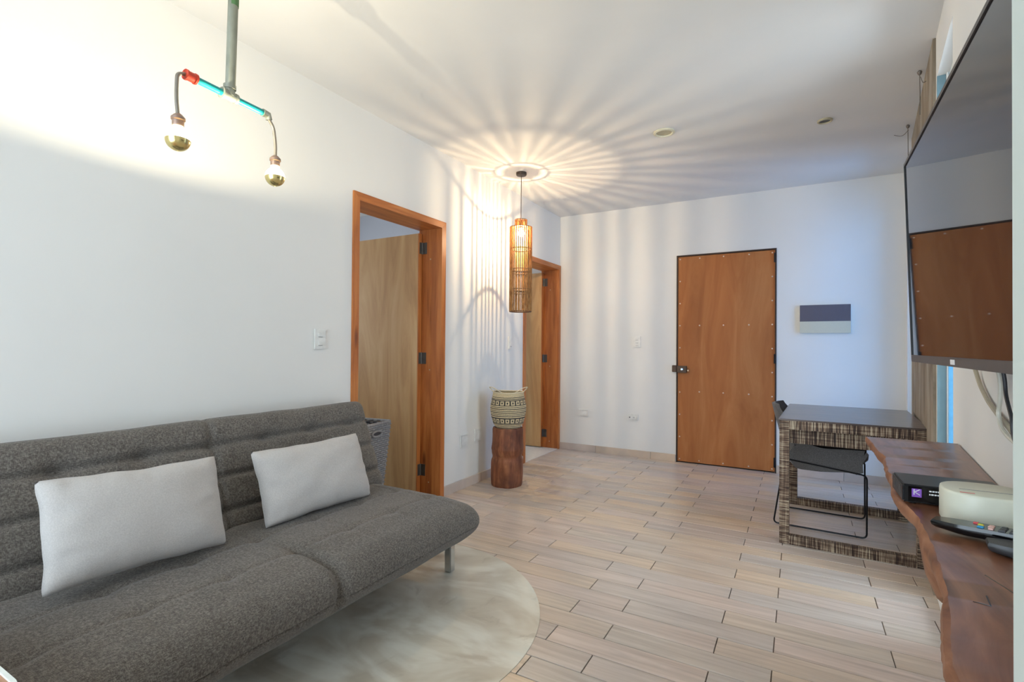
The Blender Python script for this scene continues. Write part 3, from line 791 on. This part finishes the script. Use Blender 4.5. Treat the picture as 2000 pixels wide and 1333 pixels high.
bulb_arm([(-1.652, 1.138, 1.986), (-1.654, 1.158, 1.965), (-1.655, 1.168, 1.90), (-1.655, 1.167, 1.862)], (-1.655, 1.167, 1.862), 0)

# ------------------------------------------------------------------ rattan pendant lamp
pd = empty('pendant_lamp', (-2.10, 3.85, H)); tag(pd, 'slatted rattan cylinder pendant lamp hanging above the basket', 'pendant lamp')
Z = lambda z: z - H
MB().lathe([(0.046, 0), (0.046, -0.018), (0.042, -0.024), (0.004, -0.026)], 28).build('canopy', 'bronze_dark', pd, smooth=True)
MB().tube([(0, 0, -0.02), (0, 0, Z(2.262))], 0.0032, 8).build('cord', 'cord_brown', pd, smooth=True)
RS_ = 0.096
shade = MB()
def ring(r, z, w): shade.tube([(r * math.cos(2 * math.pi * i / 48), r * math.sin(2 * math.pi * i / 48), Z(z)) for i in range(48)], w, 6, closed=True)
for z, w in ((2.211, 0.0028), (2.024, 0.0040), (1.846, 0.004), (1.818, 0.004), (1.672, 0.004), (1.644, 0.004), (1.482, 0.006)): ring(RS_ - 0.004, z, w)
shade.build('side_hoops', 'rattan_dark', pd, smooth=True)['kind'] = 'stuff'
shade = MB()
ring(0.052, 2.276, 0.0035)
shade.build('neck_hoops', 'rattan_dark', pd, smooth=True)['kind'] = 'stuff'
sl = None
NS = 34
for i in range(NS):
    a = 2 * math.pi * i / NS + random.uniform(-0.025, 0.025)
    if sl is None:
        sm = MB().box((-0.0025, -0.0036, Z(1.480)), (0.0025, 0.0036, Z(2.214)))
        sm.box((0.052 - RS_, -0.0022, Z(2.211)), (0.0, 0.0022, Z(2.215)))
        sm.box((0.050 - RS_, -0.0026, Z(2.211)), (0.054 - RS_, 0.0026, Z(2.280)))
        sl = sm.build('slat', 'rattan', pd)
        sl.location = (RS_ * math.cos(a), RS_ * math.sin(a), 0); sl.rotation_euler = (0, 0, a)
    else: sharecopy(sl, 'slat', pd, (RS_ * math.cos(a), RS_ * math.sin(a), 0), (0, 0, a))
MB().tube([(-0.052, 0, Z(2.274)), (0.052, 0, Z(2.274))], 0.004, 6).build('cross_bar', 'rattan', pd, smooth=True)
MB().tube([(0, -0.052, Z(2.274)), (0, 0.052, Z(2.274))], 0.004, 6).build('cross_bar', 'rattan', pd, smooth=True)
sk = MB().lathe([(0.006, Z(2.268)), (0.020, Z(2.262)), (0.020, Z(2.215)), (0.016, Z(2.208))], 20).build('socket', 'bronze_dark', pd, smooth=True)
bp_ = [(0.013, Z(2.21)), (0.016, Z(2.198))] + [(0.031 * math.cos(R(60 - 150 * i / 14)), Z(2.160) + 0.031 * math.sin(R(60 - 150 * i / 14))) for i in range(14)] + [(0.001, Z(2.160) - 0.031)]
MB().lathe(bp_, 24, cap=False).build('bulb', 'bulb_glass_warm', sk, smooth=True, label='glowing light bulb')
point_light('pendant_light', pd, (0, 0, Z(2.158)), PENDANT_W, (1.0, 0.76, 0.46), 0.0055)

# ------------------------------------------------------------------ stump and basket
ST = (-2.165, 3.755)
st = empty('tree_stump', (ST[0], ST[1], 0)); tag(st, 'reddish brown tree stump stool standing by the left wall', 'stump')
mb = MB(); n, m = 56, 40; vs = []
for j in range(m + 1):
    z = 0.488 * j / m; q = j / m
    base = 0.131 - 0.006 * sstep(0.35, 0.6, q) + 0.008 * gz(q - 0.60, 0.12) - 0.010 * gz(q - 0.50, 0.05) + 0.004 * (1 - q)
    if q > 0.62: base += 0.004
    for k in range(n):
        a = 2 * math.pi * k / n
        nn = mnoise.noise(Vector((math.cos(a) * 1.6, math.sin(a) * 1.6, z * 4))) * 0.010 + mnoise.noise(Vector((math.cos(a) * 6, math.sin(a) * 6, z * 9))) * 0.0035
        rr_ = base + nn
        if j in (0, m): rr_ -= 0.004
        vs.append((rr_ * math.cos(a), rr_ * math.sin(a), z))
fs = [(j * n + k, j * n + (k + 1) % n, (j + 1) * n + (k + 1) % n, (j + 1) * n + k) for j in range(m) for k in range(n)]
fs += [tuple(range(n - 1, -1, -1)), tuple(m * n + k for k in range(n))]
mb.add(vs, fs).build('trunk', 'stump_wood', st, smooth=True, auto=50)
bk = empty('seagrass_basket', (ST[0] + 0.004, ST[1] + 0.004, 0.489)); tag(bk, 'round woven seagrass basket with black square pattern and rope handles', 'basket')
prof = [(0.0, 0.108), (0.12, 0.128), (0.3, 0.143), (0.5, 0.152), (0.62, 0.151), (0.8, 0.141), (0.92, 0.134), (1.0, 0.131)]
def brad(q):
    for (a, ra), (b, rb) in zip(prof[:-1], prof[1:]):
        if q <= b:
            t_ = (q - a) / (b - a); return ra + (rb - ra) * t_
    return prof[-1][1]
NC, NR, BH = 160, 60, 0.300
mb = MB(); vs = []
for j in range(NR + 1):
    q = j / NR
    for k in range(NC):
        a = 2 * math.pi * k / NC
        r_ = brad(q) + (0.0018 if j % 2 else -0.0008) + 0.002 * mnoise.noise(Vector((math.cos(a) * 3, math.sin(a) * 3, q * 4)))
        vs.append((r_ * math.cos(a), r_ * math.sin(a), BH * q + 0.003 * math.sin(2 * a + 1) * q))
fs, mi = [], []
for j in range(NR):
    q = (j + 0.5) / NR
    for k in range(NC):
        fs.append((j * NC + k, j * NC + (k + 1) % NC, (j + 1) * NC + (k + 1) % NC, (j + 1) * NC + k))
        dark = 0
        for z0 in (9, 39):
            if z0 <= j < z0 + 9:
                dj, ck = j - z0, k % 8
                sq = 1 <= dj <= 7 and 1 <= ck <= 6
                inner = 3 <= dj <= 5 and 3 <= ck <= 4
                dark = 0 if (sq and not inner) else 1
        if not (9 <= j < 18 or 39 <= j < 48):
            if 18 <= j < 39: dark = 1 if j % 3 == 0 else 0
            elif j < 9: dark = 1 if j % 3 == 1 else 0
            elif j < 53: dark = 1 if j in (49, 52) else 0
        mi.append(dark)
b0 = len(mb.v); mb.v += vs; mb.f += fs; mb.mi += mi
mb.build('woven_body', ['seagrass', 'seagrass_dark'], bk, smooth=False)
MB().lathe([(0.001, 0.004), (0.106, 0.004), (0.104, 0.0)], 40).build('base_disc', 'seagrass', bk)
MB().tube([(0.131 * math.cos(2 * math.pi * i / 48), 0.131 * math.sin(2 * math.pi * i / 48), BH + 0.003 * math.sin(4 * math.pi * i / 48 + 1)) for i in range(48)], 0.0055, 8, closed=True).build('rim_braid', 'seagrass_rope', bk, smooth=True)
# handles stand out left and right as seen from the sofa
vdir = Vector((ST[0], ST[1], 0)).normalized(); vr = Vector((vdir.y, -vdir.x, 0))
for sg in (-1, 1):
    c0 = vr * (0.118 * sg) - vdir * 0.05; c1 = vr * (0.045 * sg) - vdir * 0.118
    tipp = vr * (0.165 * sg) - vdir * 0.06 + Vector((0, 0, 0.052))
    tip2 = vr * (0.125 * sg) - vdir * 0.11 + Vector((0, 0, 0.048))
    zz = Vector((0, 0, BH - 0.004))
    MB().tube(fillet([c0 + zz, tipp + zz, tip2 + zz, c1 + zz], 0.02), 0.004, 8).build('handle', 'seagrass_rope', bk, smooth=True)

# ------------------------------------------------------------------ wicker laundry bin in the doorway
wb_ = empty('wicker_bin', (-2.80, 2.66, 0.0), R(8)); tag(wb_, 'tall grey woven laundry bin half hidden behind the sofa end', 'laundry bin')
def sqring(h, z, amp, ph, nn=88):
    out = []
    for i in range(nn):
        u = i / nn * 4; sd = int(u); f = u - sd
        c = [(-1, -1), (1, -1), (1, 1), (-1, 1)]
        a, b = c[sd], c[(sd + 1) % 4]
        x, y = (a[0] + (b[0] - a[0]) * f) * h, (a[1] + (b[1] - a[1]) * f) * h
        nx, ny = ((0, -1), (1, 0), (0, 1), (-1, 0))[sd]
        w = amp * math.sin(math.pi * (i + ph))
        w = amp if (i // 2 + ph) % 2 == 0 else -amp
        out.append((x + nx * w, y + ny * w, z))
    return out
bin_rows = MB(); NB = 40
for j in range(NB):
    z = 0.01 + 0.60 * j / (NB - 1)
    h = 0.125 + 0.045 * z / 0.61
    bin_rows.tube(sqring(h, z, 0.0035, j % 2), 0.0082, 5, closed=True)
bin_rows.build('woven_wall', 'wicker_grey', wb_, smooth=True)
lin_b = MB()
for a, b in (((-1, -1), (1, -1)), ((1, -1), (1, 1)), ((1, 1), (-1, 1)), ((-1, 1), (-1, -1))):
    lin_b.add([(a[0] * 0.117, a[1] * 0.117, 0.01), (b[0] * 0.117, b[1] * 0.117, 0.01), (b[0] * 0.161, b[1] * 0.161, 0.6), (a[0] * 0.161, a[1] * 0.161, 0.6)], [(0, 1, 2, 3)])
lin_b.build('lining', 'wicker_dark', wb_)
MB().tube([(x * 1.0, y * 1.0, 0.615) for x, y in rrect(0.172, 0.172, 0.02, 3)], 0.010, 8, closed=True).build('rim', 'wicker_grey', wb_, smooth=True)
for sx in (1,):
    MB().tube([(0.178, 0.055 * math.cos(2 * math.pi * i / 24), 0.545 + 0.020 * math.sin(2 * math.pi * i / 24)) for i in range(24)], 0.008, 6, closed=True).build('grip_rim', 'wicker_grey', wb_, smooth=True)
    MB().prism([(0.05 * math.cos(2 * math.pi * i / 24), 0.545 + 0.017 * math.sin(2 * math.pi * i / 24)) for i in range(24)], 0.170, 0.1785, axis='x').build('grip_hole', 'wicker_dark', wb_)

# ------------------------------------------------------------------ desk
dk = empty('rustic_desk', (-0.102, 3.487, 0), R(-2.6)); tag(dk, 'dark rustic wooden desk with ribbed frame legs by the concrete column', 'desk')
DW, DD, DH, T = 0.712, 0.965, 0.75, 0.052
def barx(name, L, a, b, loc, rot=(0, 0, 0), mat='ribbed_wood'):
    return MB().box((0, 0, 0), (L, a, b)).build(name, mat, dk, loc=loc, rot=rot, bevel=0.0015)
for y in (0.0, DD - T):
    barx('bottom_rail', DW - 2 * T, T, T, (T, y, 0))
    barx('top_rail', DW - 2 * T, T, T, (T, y, DH - T - 0.006))
    for x in (T, DW):
        barx('leg', DH - 0.006, T, T, (x, y, 0), (0, R(-90), 0))
MB().box((-0.004, -0.004, DH - 0.006), (DW + 0.004, DD + 0.004, DH + 0.004)).build('table_top', 'desk_top', dk, bevel=0.002)
for x in (0.0, DW - T):
    barx('side_rail', DD - 2 * T, T, T, (x + T, T, DH - T - 0.006), (0, 0, R(90)))
barx('apron', DW - 2 * T, 0.02, 0.098, (T, 0.075, DH - T - 0.10))
barx('apron', DW - 2 * T, 0.02, 0.098, (T, DD - 0.10, DH - T - 0.10))

# ------------------------------------------------------------------ chair under the desk
ch = empty('desk_chair', (0.13, 4.045, 0), R(-4)); tag(ch, 'grey felt shell chair with black wire sled base pushed under the desk', 'chair')
def shell_pt(u, v, wk=1.0):
    # u 0 front edge .. 1 top of back, v -1..1 across (y)
    prof_ = [(0.00, 0.262, 0.462), (0.06, 0.245, 0.482), (0.25, 0.12, 0.474), (0.42, 0.00, 0.460), (0.55, -0.10, 0.456), (0.64, -0.165, 0.474), (0.72, -0.20, 0.52), (0.85, -0.235, 0.65), (1.0, -0.272, 0.80)]
    for (a, x0, z0), (b, x1, z1) in zip(prof_[:-1], prof_[1:]):
        if u <= b:
            t_ = (u - a) / (b - a); x = x0 + (x1 - x0) * t_; z = z0 + (z1 - z0) * t_; break
    half = 0.245 - 0.03 * sstep(0.7, 1.0, u) * 1.2
    if u > 0.9: half -= 0.07 * ((u - 0.9) / 0.1) ** 2
    wing = abs(v) ** 2.6
    seatw = 1 - sstep(0.5, 0.75, u)
    z += wk * wing * (0.070 * seatw * (1 + 0.2 * u) + 0.05 * gz(u - 0.6, 0.14))
    x += wing * 0.10 * sstep(0.55, 0.8, u) * (1 - 0.65 * sstep(0.85, 1.0, u))
    return Vector((x, v * half, z))
mb = MB(); NU, NV = 48, 28; top_, bot_ = [], []
P_ = [[shell_pt(i / NU, -1 + 2 * j / NV) for j in range(NV + 1)] for i in range(NU + 1)]
def nrm(i, j):
    a = P_[min(i + 1, NU)][j] - P_[max(i - 1, 0)][j]; b = P_[i][min(j + 1, NV)] - P_[i][max(j - 1, 0)]
    return b.cross(a).normalized()
vs = [P_[i][j] for i in range(NU + 1) for j in range(NV + 1)]
vs2 = []
for i in range(NU + 1):
    for j in range(NV + 1):
        ta = P_[min(i + 1, NU)][NV // 2] - P_[max(i - 1, 0)][NV // 2]
        nn = Vector((ta.z, 0, -ta.x)).normalized()
        u = i / NU; v = -1 + 2 * j / NV
        th = 0.022 + 0.060 * (1 - sstep(0.55, 0.78, u)) * (0.75 + 0.25 * sstep(0.0, 0.12, u))
        vs2.append(shell_pt(u, v * 0.985, 1.0 - 0.85 * (1 - sstep(0.55, 0.8, u))) - nn * th)
W_n = NV + 1; off_ = len(vs)
fs = []
for i in range(NU):
    for j in range(NV):
        fs.append((i * W_n + j, i * W_n + j + 1, (i + 1) * W_n + j + 1, (i + 1) * W_n + j))
        fs.append((off_ + i * W_n + j, off_ + (i + 1) * W_n + j, off_ + (i + 1) * W_n + j + 1, off_ + i * W_n + j + 1))
for i in range(NU):
    for j in (0, NV): fs.append((i * W_n + j, (i + 1) * W_n + j, off_ + (i + 1) * W_n + j, off_ + i * W_n + j))
for j in range(NV):
    for i in (0, NU): fs.append((i * W_n + j, i * W_n + j + 1, off_ + i * W_n + j + 1, off_ + i * W_n + j))
mb.add(vs + vs2, fs).build('seat_shell', 'chair_felt', ch, smooth=True, auto=60)
for sy in (-1, 1):
    y = sy * 0.213
    pth = [(-0.20, sy * 0.243, 0.452), (0.253, sy * 0.243, 0.400), (0.253, y, 0.0075), (-0.262, y, 0.0075), (-0.195, sy * 0.240, 0.452)]
    MB().tube(fillet(pth, 0.03), 0.0052, 8).build('sled_leg', 'black_steel', ch, smooth=True)
MB().tube([(0.20, -0.240, 0.404), (0.20, 0.240, 0.404)], 0.006, 8).build('cross_bar', 'black_steel', ch, smooth=True)
MB().tube([(-0.14, -0.240, 0.444), (-0.14, 0.240, 0.444)], 0.006, 8).build('cross_bar', 'black_steel', ch, smooth=True)

# ------------------------------------------------------------------ live-edge shelf
SZ = 0.84
edge = [(0.222, 2.388), (0.226, 2.24), (0.224, 2.10), (0.232, 1.98), (0.222, 1.88), (0.213, 1.76), (0.208, 1.66), (0.198, 1.54), (0.197, 1.42), (0.204, 1.30), (0.200, 1.20), (0.196, 1.12), (0.186, 1.02), (0.178, 0.94), (0.169, 0.885), (0.158, 0.82), (0.147, 0.765), (0.138, 0.71), (0.136, 0.665), (0.142, 0.60), (0.146, 0.575)]
dense = []
for i in range(len(edge) - 1):
    for k in range(6):
        t_ = k / 6; p = Vector(edge[i]).lerp(Vector(edge[i + 1]), t_)
        p.x += 0.0035 * mnoise.noise(Vector((p.y * 22, 3.1, 0))) + 0.0015 * mnoise.noise(Vector((p.y * 70, 1.1, 0)))
        dense.append(p)
dense.append(Vector(edge[-1]))
far_pts = [Vector((0.30, 2.398)), Vector((0.38, 2.402)), Vector((0.45, 2.398))]
shf = empty('wall_shelf', (0.35, 1.6, SZ)); tag(shf, 'dark brown live-edge wooden slab shelf below the television', 'shelf')
so = Vector((0.35, 1.6))
rows = []
for p in dense:
    wx = RP(p.y, -0.001).x
    rows.append((p, wx))
mb = MB(); prof_e = [(0.007, 0.0), (0.002, -0.004), (0.0, -0.014), (0.006, -0.030), (0.022, -0.046), (0.03, -0.05)]
vs = []
for p, wx in rows:
    bulge = 0.006 * mnoise.noise(Vector((p.y * 9, 7.7, 0)))
    for k, (dx, dz) in enumerate(prof_e): vs.append((p.x + dx + (bulge if 0 < k < 5 else 0) - so.x, p.y - so.y, dz * (1 + 1.5 * gz(p.y - 1.20, 0.07))))
    vs.append((wx - so.x, p.y - so.y, -0.05)); vs.append((wx - so.x, p.y - so.y, 0.0))
K = 8; nr = len(rows)
fs, mi = [], []
for i in range(nr - 1):
    for k in range(K):
        fs.append((i * K + k, (i + 1) * K + k, (i + 1) * K + (k + 1) % K, i * K + (k + 1) % K)); mi.append(1 if k < 5 else 0)
fs.append(tuple(range(K))); mi.append(1); fs.append(tuple((nr - 1) * K + k for k in range(K - 1, -1, -1))); mi.append(0)
mb.v = vs; mb.f = fs; mb.mi = mi
mb.build('slab', ['shelf_slab', 'shelf_live_edge'], shf, smooth=True, auto=45)
for yb in (2.18,):
    xw = RP(yb, 0).x - so.x
    MB().prism([(xw - 0.002, -0.05), (xw - 0.22, -0.05), (xw - 0.19, -0.085), (xw - 0.06, -0.22), (xw - 0.002, -0.28)], yb - so.y - 0.02, yb - so.y + 0.02, axis='y').build('bracket', 'shelf_live_edge', shf)
# cracks in the slab top
for pts in ([(0.245, 1.02), (0.262, 0.965), (0.268, 0.91), (0.262, 0.86)], [(0.205, 0.905), (0.222, 0.900), (0.226, 0.935)]):
    MB().tube([(x - so.x, y - so.y, -0.0002) for x, y in pts], 0.0011, 5).build('crack', 'black_plastic', shf)

# ------------------------------------------------------------------ things on the shelf
e = empty('set_top_box', (0.200, 1.402, SZ), R(1)); tag(e, 'black set-top box with purple logo at the far end of the shelf', 'set-top box')
MB().box((0, 0, 0.004), (0.185, 0.125, 0.042)).build('case', 'black_plastic', e, bevel=0.003)
MB().box((0.004, 0.004, 0.0422), (0.181, 0.121, 0.0428)).build('lid', 'black_plastic', e)
MB().box((0.010, -0.0008, 0.007), (0.180, 0.0005, 0.039)).build('front_panel', 'black_gloss', e)
lg = MB().box((0.016, -0.0016, 0.017), (0.033, -0.0008, 0.035)).build('logo', 'label_purple', e, label='purple square logo')
lgm = MB()
for a, b in (((0.020, 0.022), (0.020, 0.034)), ((0.021, 0.028), (0.030, 0.034)), ((0.021, 0.028), (0.030, 0.022))):
    lgm.tube([(a[0], -0.0018, a[1]), (b[0], -0.0018, b[1])], 0.0009, 4)
lgm.build('logo_mark', 'label_white', lg)
tx = MB()
for row, z in enumerate((0.031, 0.024)):
    x = 0.046
    rnd = random.Random(row)
    while x < 0.13:
        w = rnd.uniform(0.002, 0.0045); tx.box((x, -0.0014, z), (x + w, -0.0008, z + 0.003)); x += w + 0.0012
tx.build('print', 'label_white', e, label='two rows of tiny white print')
for i in range(5): MB().box((-0.0008, 0.02 + i * 0.018, 0.016), (0.0005, 0.03 + i * 0.018, 0.036)).build('vent', 'dark_grey_plastic', e)
for x in (0.02, 0.165):
    for y in (0.02, 0.105): MB().lathe([(0.008, 0), (0.008, 0.005)], 10).build('foot', 'black_plastic', e, loc=(x, y, 0))

e = empty('router', (0.322, 1.328, SZ), R(0)); tag(e, 'ivory white rounded router on the shelf behind the remote controls', 'router')
def supell(a, b, n, k=56): return [(a * math.copysign(abs(math.cos(2 * math.pi * i / k)) ** (2 / n), math.cos(2 * math.pi * i / k)), b * math.copysign(abs(math.sin(2 * math.pi * i / k)) ** (2 / n), math.sin(2 * math.pi * i / k))) for i in range(k)]
mb = MB(); levels = [(0.98, 0.0), (1.0, 0.003), (1.0, 0.058), (0.985, 0.0625), (0.95, 0.064)]
vs = []
for f_, z in levels: vs += [(x * f_, y * f_, z) for x, y in supell(0.071, 0.066, 2.5)]
k = 56
fs = [(i * k + j, i * k + (j + 1) % k, (i + 1) * k + (j + 1) % k, (i + 1) * k + j) for i in range(len(levels) - 1) for j in range(k)] + [tuple(range(k - 1, -1, -1)), tuple((len(levels) - 1) * k + j for j in range(k))]
mb.add(vs, fs).build('housing', 'ivory_plastic', e, smooth=True, auto=50)
MB().box((-0.045, -0.016, 0.0638), (0.05, -0.013, 0.0646)).build('top_slot', 'grey_plastic', e)
MB().box((-0.05, -0.045, 0.0638), (-0.028, -0.042, 0.0645)).build('top_mark', 'btn_red', e)

def remote(name, label, loc, rz, tilt, L, Wd, Tt, buttons):
    e = empty(name, loc, rot=(0, tilt, rz)); tag(e, label, 'remote control')
    pts = []
    for i in range(15):
        q = i / 14; x = q * L
        w = Wd / 2 * (0.72 + 0.28 * sstep(0, 0.22, q)) * (1 if 0 < i < 14 else 0.88)
        pts.append((x, w))
    poly = [(x, -w) for x, w in pts] + [(x, w) for x, w in reversed(pts)]
    mb = MB(); n = len(poly); vs = []
    for f_, z in ((0.80, 0.0), (0.96, Tt * 0.3), (1.0, Tt * 0.7), (0.93, Tt)):
        vs += [(L / 2 + (x - L / 2) * (1 - (1 - f_) * 0.4), y * f_, z + 0.004 * (1 - sstep(0, 0.3, x / L)) * (1 - z / Tt)) for x, y in poly]
    fs = [(i * n + j, i * n + (j + 1) % n, (i + 1) * n + (j + 1) % n, (i + 1) * n + j) for i in range(3) for j in range(n)] + [tuple(range(n - 1, -1, -1)), tuple(3 * n + j for j in range(n))]
    mb.add(vs, fs).build('casing', 'black_gloss' if buttons else 'dark_grey_plastic', e, smooth=True, auto=50)
    for (x, y, w, d, m) in buttons:
        MB().box((x - w / 2, y - d / 2, Tt - 0.001), (x + w / 2, y + d / 2, Tt + 0.0022)).build('button', m, e, bevel=0.0008)
    return e
bt_ = [(0.060, 0.012, 0.008, 0.007, 'btn_red'), (0.068, 0.003, 0.008, 0.007, 'btn_yellow'), (0.066, 0.008, 0.006, 0.006, 'btn_green'), (0.070, -0.010, 0.009, 0.008, 'btn_blue'), (0.082, 0.004, 0.008, 0.014, 'btn_pink'), (0.084, -0.011, 0.007, 0.010, 'btn_pink')]
for i in range(5):
    for j in range(3): bt_.append((0.098 + i * 0.014, -0.012 + j * 0.012, 0.009, 0.008, 'dark_grey_plastic'))
remote('remote_control', 'black remote control with coloured buttons lying before the router', (0.222, 1.232, SZ + 0.004), R(-24), R(-2.5), 0.175, 0.046, 0.018, bt_)
remote('remote_control', 'plain dark grey remote control lying under the coloured-button remote', (0.276, 1.142, SZ + 0.0005), R(-8), 0, 0.13, 0.05, 0.019, [])

# ------------------------------------------------------------------ television
TA, TT, TC = R(-1.0), R(1.8), 0.285
tn = Vector((math.cos(TA) * math.cos(TT), math.sin(TA) * math.cos(TT), math.sin(TT)))
tw = Vector((-math.sin(TA), math.cos(TA), 0)); tu = tn.cross(tw)
TWD, THT = 0.966, 0.563
cz, cyy = 1.4265, 1.322
cx = (TC - tn.y * cyy - tn.z * cz) / tn.x
tv = empty('television', (cx, cyy, cz)); tag(tv, 'large black flat television mounted on the right wall', 'television')
m = Matrix.Identity(4)
for i in range(3): m[i][0], m[i][1], m[i][2], m[i][3] = -tw[i], tn[i], tu[i], (cx, cyy, cz)[i]
tv.matrix_world = m
hw, hh = TWD / 2, THT / 2
MB().box((-hw, 0.001, -hh), (hw, 0.028, hh)).build('back_case', 'black_plastic', tv, bevel=0.002)
MB().box((-hw * 0.6, 0.028, -hh * 0.7), (hw * 0.6, 0.055, hh * 0.35)).build('rear_bulge', 'black_plastic', tv, bevel=0.008)
MB().box((-hw + 0.006, -0.0005, -hh + 0.019), (hw - 0.006, 0.001, hh - 0.008)).build('screen', 'tv_screen', tv)
MB().box((-hw, -0.003, -hh), (hw, 0.001, -hh + 0.019)).build('lower_bezel', 'bezel_grey', tv, bevel=0.001)
MB().box((-hw, -0.003, hh - 0.008), (hw, 0.001, hh)).build('upper_bezel', 'bezel_grey', tv)
MB().box((-hw, -0.003, -hh + 0.019), (-hw + 0.006, 0.001, hh - 0.008)).build('side_bezel', 'black_plastic', tv)
MB().box((hw - 0.006, -0.003, -hh + 0.019), (hw, 0.001, hh - 0.008)).build('side_bezel', 'black_plastic', tv)
lg = MB().box((-0.017, -0.0036, -hh + 0.0045), (0.017, -0.003, -hh + 0.0145)).build('logo_plate', 'label_white', tv, label='small pale logo plate')
MB().box((-0.10, 0.055, -0.12), (0.10, 0.075, 0.12)).build('wall_mount', 'black_steel', tv)
MB().box((-0.02, 0.075, -0.02), (0.02, 0.11, 0.02)).build('mount_arm', 'black_steel', tv)
def cable(label, pts, r, m):
    o = MB().tube(fillet(pts, 0.03, 4), r, 8).build('cable', m, smooth=True); tag(o, label, 'cable', 'cables below the television')
cable('beige cable slanting from the television down the white wall', [RP(2.0, -0.03, 1.20)] + [RP(a, -0.010, z) for a, z in ((1.991, 1.106), (1.934, 1.077), (1.823, 1.043), (1.696, 1.02), (1.587, 1.005), (1.45, 0.98), (1.36, 0.95))], 0.0055, 'cable_beige')
cable('white looped cable hanging below the television', [RP(1.60, -0.04, 1.20)] + [RP(a, -0.022, z) for a, z in ((1.595, 1.114), (1.596, 1.067), (1.624, 1.031), (1.591, 1.003), (1.524, 0.992), (1.41, 0.985), (1.35, 0.96))], 0.0045, 'cable_white')
cable('black cable hanging below the television', [RP(1.476, -0.05, 1.20)] + [RP(a, -0.034, z) for a, z in ((1.474, 1.119), (1.469, 1.087), (1.441, 1.063), (1.41, 1.04), (1.406, 1.01), (1.34, 0.975))], 0.0036, 'cable_black')
